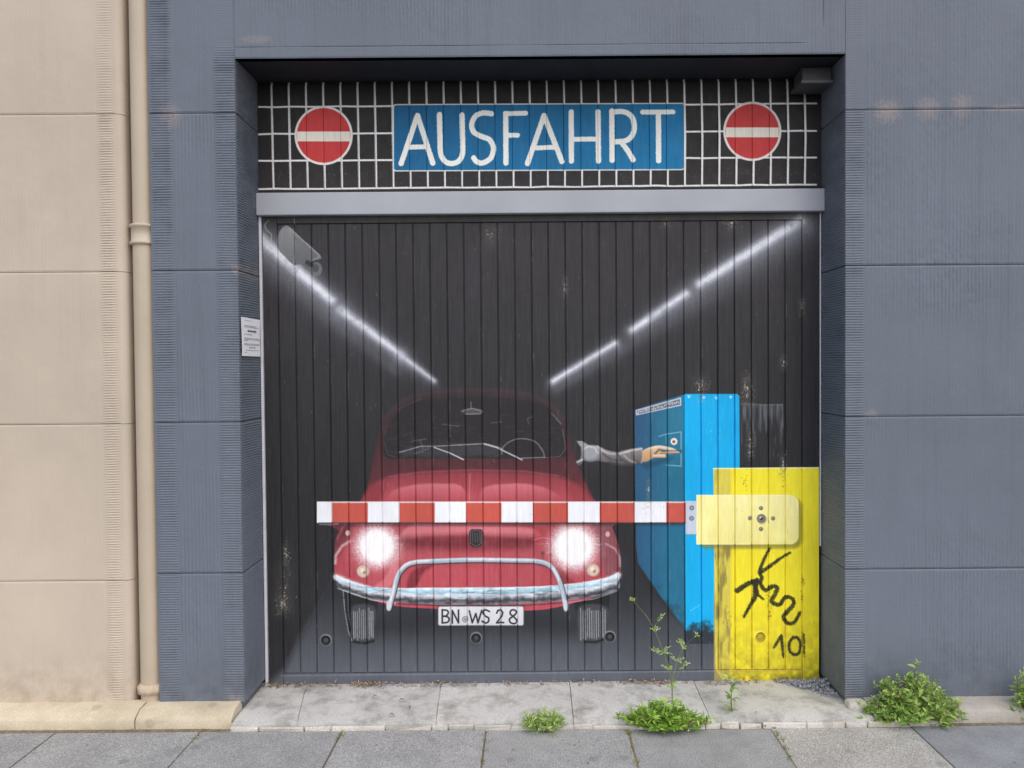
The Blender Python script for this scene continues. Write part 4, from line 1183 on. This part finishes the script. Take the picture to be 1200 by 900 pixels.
m = MB(); m.lathe_z(pcx, pcy, [(pr, zfoot - 0.03), (pr + 0.012, zfoot - 0.028), (pr + 0.013, zfoot - 0.004), (pr + 0.004, zfoot + 0.006), (pr - 0.001, zfoot + 0.01)], 32)
m.build('foot_collar', M['pipe_mortar'], pipe, True)

# ------------------------------------------------------------------ garage door
def px(u, v): return P(u, v, YD)[0]
def pz(u, v): return P(u, v, YD)[2]


door = empty('garage_door', (0.5 * (px(312, 800) + px(961, 800)), YD, 0.0))
tag(door, 'dark boarded garage door painted with a red car, barrier and ticket machine', 'garage door')
FLATS = []


def flat_box(name, parent, x0, x1, z0, z1, y, depth=0.02, mat='mural', b=0.0016, film=True):
    """a board: front face with chamfered edges, returns to the back"""
    m = MB()
    v = [(x0 + b, y, z0 + b), (x1 - b, y, z0 + b), (x1 - b, y, z1 - b), (x0 + b, y, z1 - b),
         (x0, y + b * 1.6, z0), (x1, y + b * 1.6, z0), (x1, y + b * 1.6, z1), (x0, y + b * 1.6, z1),
         (x0, y + depth, z0), (x1, y + depth, z0), (x1, y + depth, z1), (x0, y + depth, z1)]
    f = [(0, 1, 2, 3)] + [(4 + k, 4 + (k + 1) % 4, (k + 1) % 4, k) for k in range(4)] + [(8 + k, 8 + (k + 1) % 4, 4 + (k + 1) % 4, 4 + k) for k in range(4)]
    m.add(v, f)
    me = m.mesh(name)
    if mat == 'mural': mural_uv(me)
    o = link(name, me, M[mat], parent)
    if film: FLATS.append((x0 + b, x1 - b, z0 + b, z1 - b, y, parent))
    return o


dj = [0.5 * (px(325.2, 270) + px(332.6, 780)) + k * ((0.5 * (px(938.3, 270) + px(941, 780))) - 0.5 * (px(325.2, 270) + px(332.6, 780))) / 31 for k in range(32)]
DZ0, DZ1 = pz(636, 801.5), pz(636, 250.5)                        # bottom and top of the leaf
BZ0, BZ1 = pz(636, 787), pz(636, 260)                          # ends of the boards
DX0, DX1 = 0.5 * (px(308, 270) + px(315.5, 780)), 0.5 * (px(958.5, 270) + px(961, 780))
GAP = 0.0050
for k in range(31):
    flat_box('board', door, dj[k] + GAP / 2, dj[k + 1] - GAP / 2, BZ0 + 0.002, BZ1 - 0.002, YD + rng.normal(0, 0.0005), 0.02)
flat_box('stile', door, DX0, dj[0] - GAP / 2, DZ0, DZ1, YD - 0.003)
flat_box('stile', door, dj[31] + GAP / 2, DX1, DZ0, DZ1, YD - 0.003)
flat_box('top_rail', door, dj[0] - GAP / 2 + 0.001, dj[31] + GAP / 2 - 0.001, BZ1, DZ1, YD - 0.0035)
flat_box('bottom_rail', door, dj[0] - GAP / 2 + 0.001, dj[31] + GAP / 2 - 0.001, DZ0, BZ0, YD - 0.0035)
m = MB(); m.box(DX0 + 0.004, DX1 - 0.004, YD + 0.0075, YD + 0.06, DZ0 + 0.004, DZ1 - 0.004)
me = m.mesh('backing'); mural_uv(me); link('backing', me, M['mural'], door)
# round bolt sockets
for u, v in ((382, 750), (558, 747.5), (714.5, 746), (891, 746)):
    c = P(u, v, YD)
    m = MB(); V_ = []; F_ = []
    prof = [(0.0245, -0.0008), (0.0235, -0.0042), (0.0205, -0.0048), (0.0185, -0.0035), (0.0165, -0.0012), (0.0105, -0.0010), (0.0092, -0.0030), (0.0045, -0.0034), (0.0006, -0.0014)]
    for r, y in prof:
        for s_ in range(20):
            a = 2 * math.pi * s_ / 20; V_.append((c[0] + r * math.cos(a), YD + y, c[2] + r * math.sin(a)))
    for i in range(len(prof) - 1):
        for s_ in range(20):
            s2 = (s_ + 1) % 20; F_.append((i * 20 + s_, (i + 1) * 20 + s_, (i + 1) * 20 + s2, i * 20 + s2))
    m.add(V_, F_); me = m.mesh('bolt', True); mural_uv(me); link('bolt', me, M['mural'], door)

frame = empty('door_frame', (0.5 * (DX0 + DX1), YD, 0)); tag(frame, 'pale grey metal frame and header bar round the garage door', 'door frame')
RZ0, RZ1 = pz(636, 251.5), pz(636, 225.3)
m = MB(); m.box(px(303, 240), px(963.5, 240), YD - 0.035, YD + 0.05, RZ0, RZ1); bevel(m.build('header_bar', M['rail'], frame), 0.004, 2)
for xa, xb in ((DX0 - 0.0145, DX0 - 0.004), (DX1 + 0.003, DX1 + 0.009)):
    m = MB(); m.box(xa, xb, YD - (0.014 if xa < 0 else 0.004), YD + 0.05, 0.0 if xa < 0 else pz(961, 640), RZ0 - 0.001); bevel(m.build('jamb', M['jamb'], frame), 0.002)
m = MB(); m.box(XL - 0.05, XR + 0.05, YD + 0.055, YD + 0.09, -0.02, ZT + 0.05); m.build('dark_back', M['black'], frame)

tran = empty('transom_panel', (0.5 * (DX0 + DX1), YD, RZ1)); tag(tran, 'fixed boarded panel above the door painted with white lattice and AUSFAHRT sign', 'panel')
TZ0, TZ1 = RZ1 + 0.004, ZT - 0.014
tx0, tx1 = px(299, 160), px(963.5, 160)
tj2 = [px(318.7 + 20.11 * k, 160) for k in range(32)]
ed = [tx0] + tj2 + [tx1]
for k in range(33):
    flat_box('board', tran, ed[k] + 0.0008, ed[k + 1] - 0.0008, TZ0, TZ1, YD + 0.004 + rng.normal(0, 0.0003), 0.02, b=0.0010)
m = MB(); m.box(tx0 - 0.02, tx1 + 0.015, YD + 0.0095, YD + 0.05, TZ0 - 0.003, TZ1 + 0.012)
me = m.mesh('backing'); mural_uv(me); link('backing', me, M['mural'], tran)
m = MB(); m.box(tx0 - 0.012, tx1 + 0.012, YD - 0.004, YD + 0.02, TZ0 - 0.002, TZ0 + 0.014); m.build('sill_strip', M['dark_frame'], tran)
m = MB(); m.box(tx0 - 0.022, tx0 - 0.001, YD - 0.010, YD + 0.03, TZ0, TZ1 + 0.01); m.build('side_strip', M['dark_frame'], tran)
m = MB(); m.box(tx1 + 0.001, tx1 + 0.016, YD - 0.010, YD + 0.03, TZ0, TZ1 + 0.01); m.build('side_strip', M['dark_frame'], tran)

# paint layers: every painted motif is a skin of paint on the boards (part of the door or the panel it is painted on)
def film(ids, name, parent, label=None, up=None, lift=0.0004):
    m = MB(); V_ = []; F_ = []
    ids = set(ids); sel = np.isin(IDS, list(ids))
    zs_of = lambda r: MZ0 + r / TH * (MZ1 - MZ0)
    top = up or parent
    for (x0, x1, z0, z1, y, own) in FLATS:
        if own is not top: continue
        n = max(1, int(round((x1 - x0) * PXM / 2.0)))
        e = np.linspace(x0, x1, n + 1)
        r0 = int((z0 - MZ0) / (MZ1 - MZ0) * TH); r1 = int((z1 - MZ0) / (MZ1 - MZ0) * TH)
        for k in range(n):
            ci = int((0.5 * (e[k] + e[k + 1]) - MX0) / (MX1 - MX0) * TW)
            cm = sel[r0:r1, min(ci, TW - 1)]
            if not cm.any(): continue
            d = np.diff(np.concatenate([[0], cm.astype(np.int8), [0]]))
            for a, b in zip(np.where(d == 1)[0], np.where(d == -1)[0]):
                if b - a < 2: continue
                za, zb_ = max(z0, zs_of(r0 + a)), min(z1, zs_of(r0 + b)); i = len(V_)
                V_ += [(e[k], y - lift, za), (e[k + 1], y - lift, za), (e[k + 1], y - lift, zb_), (e[k], y - lift, zb_)]
                F_.append((i, i + 1, i + 2, i + 3))
    if not V_: return None
    m.add(V_, F_); me = m.mesh(name); mural_uv(me)
    o = link(name, me, M['mural'], parent)
    if label: o['label'] = label
    return o


I = ID
o = film([I['sign']], 'painted_sign', tran, 'blue sign with white border painted on the boards')
film([I['lettering']], 'lettering', o, 'cream hand-painted letters reading AUSFAHRT', up=tran)
film([I['no_entry']], 'painted_no_entry_disc', tran, 'red disc with white bar left of the blue sign')
film([I['no_entry2']], 'painted_no_entry_disc', tran, 'red disc with white bar right of the blue sign')
film([I['floor']], 'painted_floor', door, 'grey garage floor painted under the car')
film([I['light_l']], 'painted_tube_light', door, 'row of white ceiling lights painted at upper left')
film([I['light_r']], 'painted_tube_light', door, 'row of white ceiling lights painted at upper right')
film([I['cctv']], 'painted_camera', door, 'grey surveillance camera painted in the top corner')
car = film([I['car']], 'painted_car', door, 'small old red car painted front-on')
for k, n, l in (('windscreen', 'windscreen', 'dark painted windscreen with wipers and steering wheel'), ('bumper', 'bumper', 'painted chrome bumper'), ('guard', 'bumper_guard', 'painted chrome bar above the bumper'),
                ('headlight', 'headlight', 'glaring white painted headlight below the white end of the barrier'), ('headlight2', 'headlight', 'glaring white painted headlight beside the ticket machine'),
                ('plate', 'number_plate', 'white painted number plate BN WS 28'), ('wheel', 'wheel', None), ('wheel2', 'wheel', None), ('badge', 'badge', 'dark shield badge on the red bonnet'),
                ('indicator', 'indicator', None), ('indicator2', 'indicator', None)):
    film([I[k]], n, car, l, up=door)
film([I['barrier']], 'painted_barrier_pole', door, 'red and white banded barrier pole painted across the car')
mc = film([I['machine']], 'painted_ticket_machine', door, 'blue ticket machine painted right of the car')
film([I['machine_front']], 'machine_front', mc, 'bright blue front face', up=door)
film([I['label_strip']], 'label_strip', mc, 'pale lettered strip', up=door)
am = film([I['arm']], 'painted_arm', door, 'grey sleeved arm reaching from the painted car')
film([I['hand']], 'hand', am, 'painted hand pressing the machine', up=door)
ps = film([I['post']], 'painted_barrier_housing', door, 'yellow barrier housing painted at the lower corner')
film([I['graffiti']], 'graffiti', ps, 'black scrawled graffiti and the number 10', up=door)
br = film([I['bracket']], 'painted_bracket', door, 'pale yellow barrier bracket plate')
film([I['hub']], 'hub_bolt', br, None, up=door)

# ------------------------------------------------------------------ small box under the lintel, notice on the reveal
a = P(940, 72, 0.13); b = P(984, 99, 0.13)
bx0, bx1, bz0, bz1 = a[0], XR - 0.004, b[2], ZT - 0.001
box = empty('metal_box', (0.5 * (bx0 + bx1), 0.17, bz0)); tag(box, 'small dark grey metal box fixed under the lintel corner above the door', 'box')
m = MB(); m.box(bx0, bx1, 0.13, 0.235, bz0 + 0.012, bz1); bevel(m.build('housing', M['box_metal'], box), 0.004, 2)
m = MB(); m.box(bx0 - 0.012, bx1 - 0.002, 0.105, 0.24, bz0 - 0.002, bz0 + 0.0118); bevel(m.build('lip', M['box_metal'], box), 0.002)

xn = XL + 0.0090
na, nb = P(282, 371, 0.0), P(282, 417, 0.0)
nz1, nz0 = na[2], nb[2]
notice = empty('notice', (xn, 0.12, nz0)); tag(notice, 'white printed paper notice stuck on the side of the door opening', 'notice')
ny0, ny1 = 0.006, 0.222
m = MB(); A = np.zeros((6, 6, 3))
for i, z in enumerate(np.linspace(nz0, nz1, 6)):
    for j, y in enumerate(np.linspace(ny0, ny1, 6)):
        A[i, j] = (xn + 0.0012 * math.sin(y * 40 + z * 30) - 0.0, y, z)
m.grid(A); B = A.copy(); B[..., 0] -= 0.0006; m.grid(B, flip=True)
m.build('sheet', M['paper'], notice, True)
for (f0, f1, g0, g1, mt) in ((0.15, 0.55, 0.93, 0.92, 'ink'), (0.12, 0.78, 0.80, 0.785, 'ink'), (0.12, 0.90, 0.765, 0.75, 'ink'), (0.30, 0.78, 0.68, 0.635, 'ink_dark'), (0.12, 0.55, 0.575, 0.56, 'ink'),
                             (0.12, 0.92, 0.475, 0.46, 'ink'), (0.12, 0.95, 0.445, 0.43, 'ink'), (0.12, 0.30, 0.41, 0.395, 'ink'), (0.12, 0.95, 0.33, 0.315, 'ink'), (0.12, 0.92, 0.30, 0.285, 'ink'),
                             (0.38, 0.72, 0.24, 0.215, 'ink'), (0.2, 0.9, 0.16, 0.148, 'ink'), (0.12, 0.26, 0.10, 0.085, 'ink')):
    m = MB(); f = f0
    while f < f1:
        w = min(rng.uniform(0.03, 0.10), f1 - f)
        y0_, y1_ = ny0 + f * (ny1 - ny0), ny0 + (f + w) * (ny1 - ny0); z0_, z1_ = nz0 + g1 * (nz1 - nz0), nz0 + g0 * (nz1 - nz0)
        xx = xn + 0.0019
        m.add([(xx, y0_, z0_), (xx, y1_, z0_), (xx, y1_, z1_), (xx, y0_, z1_)], [(0, 1, 2, 3)]); f += w + 0.02
    m.build('printed_line', M[mt], notice)

# ------------------------------------------------------------------ weeds
def leaf(m, p, d, up, L, w, fold=0.25, curl=0.3):
    d = Vector(d).normalized(); s_ = d.cross(Vector(up)); s_ = s_.normalized() if s_.length > 1e-4 else Vector((1, 0, 0)); n = s_.cross(d)
    p = Vector(p)
    mid = p + d * L * 0.45 + n * L * curl * 0.18; tip = p + d * L - n * L * curl * 0.25
    l = mid + s_ * w * 0.5 + n * w * fold; r = mid - s_ * w * 0.5 + n * w * fold
    q = p + d * L * 0.78 + n * 0.0
    l2 = q + s_ * w * 0.32 + n * w * fold * 0.5; r2 = q - s_ * w * 0.32 + n * w * fold * 0.5
    m.add([tuple(p), tuple(l), tuple(mid), tuple(r), tuple(l2), tuple(q), tuple(r2), tuple(tip)], [(0, 2, 1), (0, 3, 2), (1, 2, 5, 4), (2, 3, 6, 5), (4, 5, 7), (5, 6, 7)])


def rnd_dir(spread_z=(0.1, 1.0)):
    a = rng.uniform(0, 2 * math.pi); z = rng.uniform(*spread_z); r = math.sqrt(max(0.0, 1 - z * z))
    return Vector((r * math.cos(a), r * math.sin(a), z))


def clump(name, label, cat, cx, cy, cz, rx, ry, hz, shoots, leafL, leafW, mat, stem_mat='stem', per=9, profile=None, ymax=None):
    root = empty(name, (cx, cy, cz)); tag(root, label, cat, 'weeds growing along the wall foot')
    ms, ml = MB(), MB()
    for k in range(shoots):
        a = rng.uniform(0, 2 * math.pi); q = math.sqrt(rng.uniform(0, 1))
        ex, ey = q * math.cos(a), q * math.sin(a)
        hh_ = hz * (1 - 0.75 * q * q) * rng.uniform(0.55, 1.08)
        if profile: hh_ *= profile(ex)
        stray = rng.random() < 0.14
        if stray: ex *= 1.3; ey *= 1.25; hh_ *= rng.uniform(0.5, 1.25)
        base = Vector((cx + ex * rx * 0.35, cy + ey * ry * 0.35, cz)); tip = Vector((cx + ex * rx, cy + ey * ry, cz + max(0.012, hh_)))
        if ymax is not None: tip.y = min(tip.y, ymax - 0.005)
        mid = (base + tip) / 2 + Vector((rng.normal(0, 0.01), rng.normal(0, 0.006), 0.15 * hh_))
        ms.tube([base, mid, tip], [0.0016, 0.0013, 0.0007], 4, False)
        for i in range(per):
            t = 0.25 + 0.75 * (i + rng.uniform(0, 0.8)) / per
            pnt = base * (1 - t) ** 2 + mid * 2 * t * (1 - t) + tip * t * t
            dv = rnd_dir((-0.15, 0.75)) + Vector((0, -0.25, 0.1))
            if ymax is not None and pnt.y + dv.y * leafL > ymax: dv.y = -abs(dv.y)
            sc = rng.uniform(0.35, 1.35) * (1.1 - 0.35 * t)
            leaf(ml, pnt, dv, rnd_dir((0.2, 1)), leafL * sc, leafW * sc)
        for i in range(4):                                     # rosette at the shoot tip
            dv = rnd_dir((0.3, 0.95)) + Vector((0, -0.3, 0)); leaf(ml, tip, dv, (0, 0, 1), leafL * rng.uniform(0.4, 0.7), leafW * rng.uniform(0.4, 0.7))
    md = MB()
    for k in range(max(3, shoots // 12)):
        a = rng.uniform(0, 2 * math.pi); q = rng.uniform(0.3, 1.1)
        b0 = Vector((cx + 0.3 * q * rx * math.cos(a), cy + 0.3 * q * ry * math.sin(a), cz)); t0 = Vector((cx + q * rx * 1.15 * math.cos(a), min(cy + q * ry * math.sin(a), (ymax or 9) - 0.004), cz + rng.uniform(0.01, 0.5) * hz))
        md.tube([b0, (b0 + t0) / 2 + Vector((0, 0, 0.02)), t0], [0.0014, 0.0011, 0.0006], 4, False)
        for _ in range(4): leaf(md, b0.lerp(t0, rng.uniform(0.5, 1)), rnd_dir((-0.3, 0.5)), (0, 0, 1), leafL * rng.uniform(0.3, 0.8), leafW * 0.6)
    dd = md.build('dead_stems', M['dry'], root); dd['kind'] = 'stuff'
    st = ms.build('stems', M[stem_mat], root); st['kind'] = 'stuff'
    lf = ml.build('leaves', M[mat], root); lf['kind'] = 'stuff'
    return root


def ground_at(u, v): return G(u, v, ZP + 0.004)


c = P(637, 848, YF - 0.02)
clump('weed_tuft', 'smallest low green weed tuft at the threshold edge below the number plate', 'weed', c[0], YF - 0.02, ZP, 0.095, 0.055, 0.08, 52, 0.034, 0.0090, 'leaf_pale', per=8)
c = P(778, 850, YF - 0.02)
clump('weed_clump', 'broad light green weed clump at the threshold edge below the blue machine', 'weed', c[0], YF - 0.01, ZP, 0.165, 0.07, 0.115, 105, 0.042, 0.0125, 'leaf', per=9, profile=lambda e: 1.0 - 0.25 * max(0, e))
c = P(1072, 846, -0.1)
clump('weed_bush', 'large bushy green weed against the grey wall foot', 'weed', c[0], -0.09, ZP, 0.20, 0.085, 0.205, 165, 0.036, 0.0135, 'leaf_bush', 'red_stem', per=11, ymax=-0.006,
      profile=lambda e: 1.0 - 0.45 * abs(e + 0.05) ** 1.5 + 0.12 * math.sin(e * 9))
c = P(1207, 842, -0.1)
clump('weed_bush', 'small green weed at the grey wall foot, rightmost of the weeds', 'weed', c[0], -0.08, ZP, 0.07, 0.05, 0.20, 46, 0.032, 0.012, 'leaf_bush', 'red_stem', per=9, ymax=-0.006)

# tall thin flowering weed
def sprig(m, p, d, n, L, w):
    p = Vector(p); d = Vector(d).normalized()
    for i in range(n):
        q = p + d * (i / n) * L * 2.2
        for sgn in (-1, 1):
            leaf(m, q, d * 0.7 + Vector((sgn * rng.uniform(0.5, 1.0), rng.normal(0, 0.4), rng.normal(0.1, 0.3))), (0, -1, 0.3), L * rng.uniform(0.5, 1.0), w)


yS = 0.02
tall = empty('tall_weed', tuple(P(786, 826, yS))); tag(tall, 'tall thin flowering weed rising in front of the painted blue machine', 'weed', 'weeds growing along the wall foot')
def at(u, v): return Vector(P(u, v, yS)) + Vector((0, rng.normal(0, 0.012), 0))
ms, ml, mf = MB(), MB(), MB()
main = [at(788, 832), at(788, 805), at(785, 785), at(778, 765), at(768, 740), at(757, 720), at(741, 703)]
side1 = [at(787, 796), at(794, 775), at(802, 758), at(815, 743)]
side2 = [at(783, 778), at(772, 766), at(760, 756)]
side3 = [at(788, 800), at(798, 784), at(808, 782)]
side4 = [at(766, 735), at(770, 726), at(773, 724)]
for pts, r in ((main, (0.0026, 0.0012)), (side1, (0.0018, 0.0010)), (side2, (0.0013, 0.0008)), (side3, (0.0013, 0.0008)), (side4, (0.001, 0.0007))):
    ms.tube(pts, list(np.linspace(r[0], r[1], len(pts))), 5, False)
for pts, n in ((side2, 6), (side3, 6), (side4, 5)):
    sprig(ml, pts[1], pts[-1] - pts[0], n, 0.020, 0.004)
for q, n in ((main[1], 7), (main[2], 7), (main[3], 6), (main[4], 5), (side1[1], 5), (side1[2], 5)):
    for _ in range(3): sprig(ml, q, rnd_dir((0.0, 0.8)), n, 0.016, 0.0035)
for q in (main[-1], side1[-1]):
    for _ in range(18):
        d = rnd_dir((-0.3, 1.0)); leaf(mf, q + d * 0.003, d, (0, -1, 0), rng.uniform(0.007, 0.013), 0.005)
ms.build('stems', M['stem'], tall); ml.build('leaves', M['leaf_pale'], tall)['kind'] = 'stuff'; mf.build('flower_heads', M['flower'], tall)['kind'] = 'stuff'

small = empty('small_weed', tuple(P(857, 836, -0.06))); tag(small, 'small sprig of broad leaves beside the yellow painted housing', 'weed', 'weeds growing along the wall foot')
yS = -0.06
ms, ml = MB(), MB()
st_ = [at(862, 846), at(858, 832), at(856, 818), at(857, 806), at(856, 798)]
ms.tube(st_, [0.003, 0.0026, 0.0022, 0.0016, 0.001], 5, False)
for q in st_[1:]:
    for _ in range(6): leaf(ml, q, rnd_dir((-0.1, 0.8)) + Vector((0, -0.3, 0)), (0, 0, 1), rng.uniform(0.03, 0.05), rng.uniform(0.012, 0.018))
for _ in range(26):
    q = at(rng.uniform(855, 885), rng.uniform(836, 846)); leaf(ml, q, rnd_dir((0.0, 0.6)), (0, 0, 1), rng.uniform(0.015, 0.032), rng.uniform(0.006, 0.012))
ms.build('stems', M['red_stem'], small); ml.build('leaves', M['leaf_bush'], small)['kind'] = 'stuff'

# moss and grass in the slab joints
gm = MB()
for u0, v0, u1, v1, n in ((569, 858, 566, 900, 26), (736, 858, 745, 900, 40), (401, 860, 398, 868, 30), (906, 850, 931, 900, 34), (236, 858, 225, 872, 22), (640, 852, 730, 852, 26), (850, 850, 905, 848, 26)):
    for _ in range(n):
        t = rng.uniform(0, 1) ** 1.3; p = G(u0 + (u1 - u0) * t + rng.normal(0, 1.2), v0 + (v1 - v0) * t + rng.normal(0, 0.8), ZP - 0.006)
        for _ in range(2): leaf(gm, p, rnd_dir((0.3, 1)), (0, -1, 0), rng.uniform(0.008, 0.022), rng.uniform(0.002, 0.004))
tag(gm.build('joint_grass', M['straw']), 'sparse grass and moss sprouting in the pavement joints', 'grass', kind='stuff')

# gravel heap and dry litter at the foot of the door
gv = MB()
ico = [(0, 0, 1), (0.9, 0, 0.1), (0.25, 0.85, 0.1), (-0.75, 0.5, 0.0), (-0.7, -0.55, 0.1), (0.3, -0.85, 0), (0, 0, -0.9)]
icf = [(0, 1, 2), (0, 2, 3), (0, 3, 4), (0, 4, 5), (0, 5, 1), (6, 2, 1), (6, 3, 2), (6, 4, 3), (6, 5, 4), (6, 1, 5)]
def pebble(m, p, r):
    R = Euler((rng.uniform(0, 6), rng.uniform(0, 6), rng.uniform(0, 6))).to_matrix()
    sc = Vector((r * rng.uniform(0.7, 1.3), r * rng.uniform(0.7, 1.2), r * rng.uniform(0.5, 0.9)))
    m.add([tuple(R @ Vector((a * sc.x, b * sc.y, c_ * sc.z)) + Vector(p)) for a, b, c_ in ico], icf)
for _ in range(520):
    t = rng.uniform(0, 1); x = XR - 0.20 + 0.20 * t + rng.normal(0, 0.012); y = 0.235 - 0.20 * t * rng.uniform(0.2, 1)
    h = 0.012 + 0.045 * t * max(0.0, 1 - abs(y - (0.235 - 0.1 * t)) / 0.12)
    if x > XR - 0.004: continue
    pebble(gv, (x, y, rng.uniform(0.006, max(0.010, h))), rng.uniform(0.004, 0.0095))
for _ in range(160):
    u = rng.choice([rng.uniform(440, 620), rng.uniform(830, 870)]); p = P(u, 806, 0.215)
    pebble(gv, (p[0], 0.215 + rng.normal(0, 0.012), 0.012), rng.uniform(0.002, 0.0055))
tag(gv.build('gravel', M['stone']), 'small heap of grey gravel in the corner below the yellow housing', 'gravel', kind='stuff')
lt = MB()
for _ in range(420):
    u = rng.uniform(312, 960) if rng.random() < 0.7 else rng.choice([rng.normal(340, 14), rng.normal(430, 10), rng.normal(760, 18)]); y = 0.236 - abs(rng.normal(0, 0.016))
    p = P(u, 806, 0.22)
    leaf(lt, (p[0], y, 0.012 + rng.uniform(0, 0.006)), (rng.normal(), rng.normal() * 0.5, rng.normal() * 0.15), (0, -0.2, 1), rng.uniform(0.008, 0.028), rng.uniform(0.003, 0.010), 0.3, 1.0)
for _ in range(60):
    p = G(rng.uniform(600, 905), rng.normal(846, 3), ZP + 0.003)
    leaf(lt, p, (rng.normal(), rng.normal() * 0.5, 0.1), (0, 0, 1), rng.uniform(0.008, 0.02), rng.uniform(0.003, 0.008), 0.3, 1.0)
for _ in range(40):
    p = P(rng.uniform(0, 280), 850, -0.13); leaf(lt, (p[0], -0.128 - abs(rng.normal(0, 0.01)), ZP + 0.004), (rng.normal(), rng.normal(), 0.1), (0, 0, 1), rng.uniform(0.006, 0.014), rng.uniform(0.003, 0.006), 0.3, 1.0)
for _ in range(46):
    p = G(rng.uniform(0, 1200), rng.uniform(852, 905), ZP + 0.002)
    leaf(lt, p, (rng.normal(), rng.normal(), 0.08), (0, 0, 1), rng.uniform(0.004, 0.016), rng.uniform(0.002, 0.007), 0.3, 1.0)
for u, v in ((431, 816), (436, 818), (467, 822), (480, 831), (455, 838)):
    p = G(u, v, 0.014); leaf(lt, p, (rng.normal(), rng.normal(), 0.1), (0, 0, 1), 0.03, 0.012, 0.3, 1.0)
tag(lt.build('leaf_litter', M['dry']), 'dry brown leaf litter collected along the foot of the door', 'litter', kind='stuff')
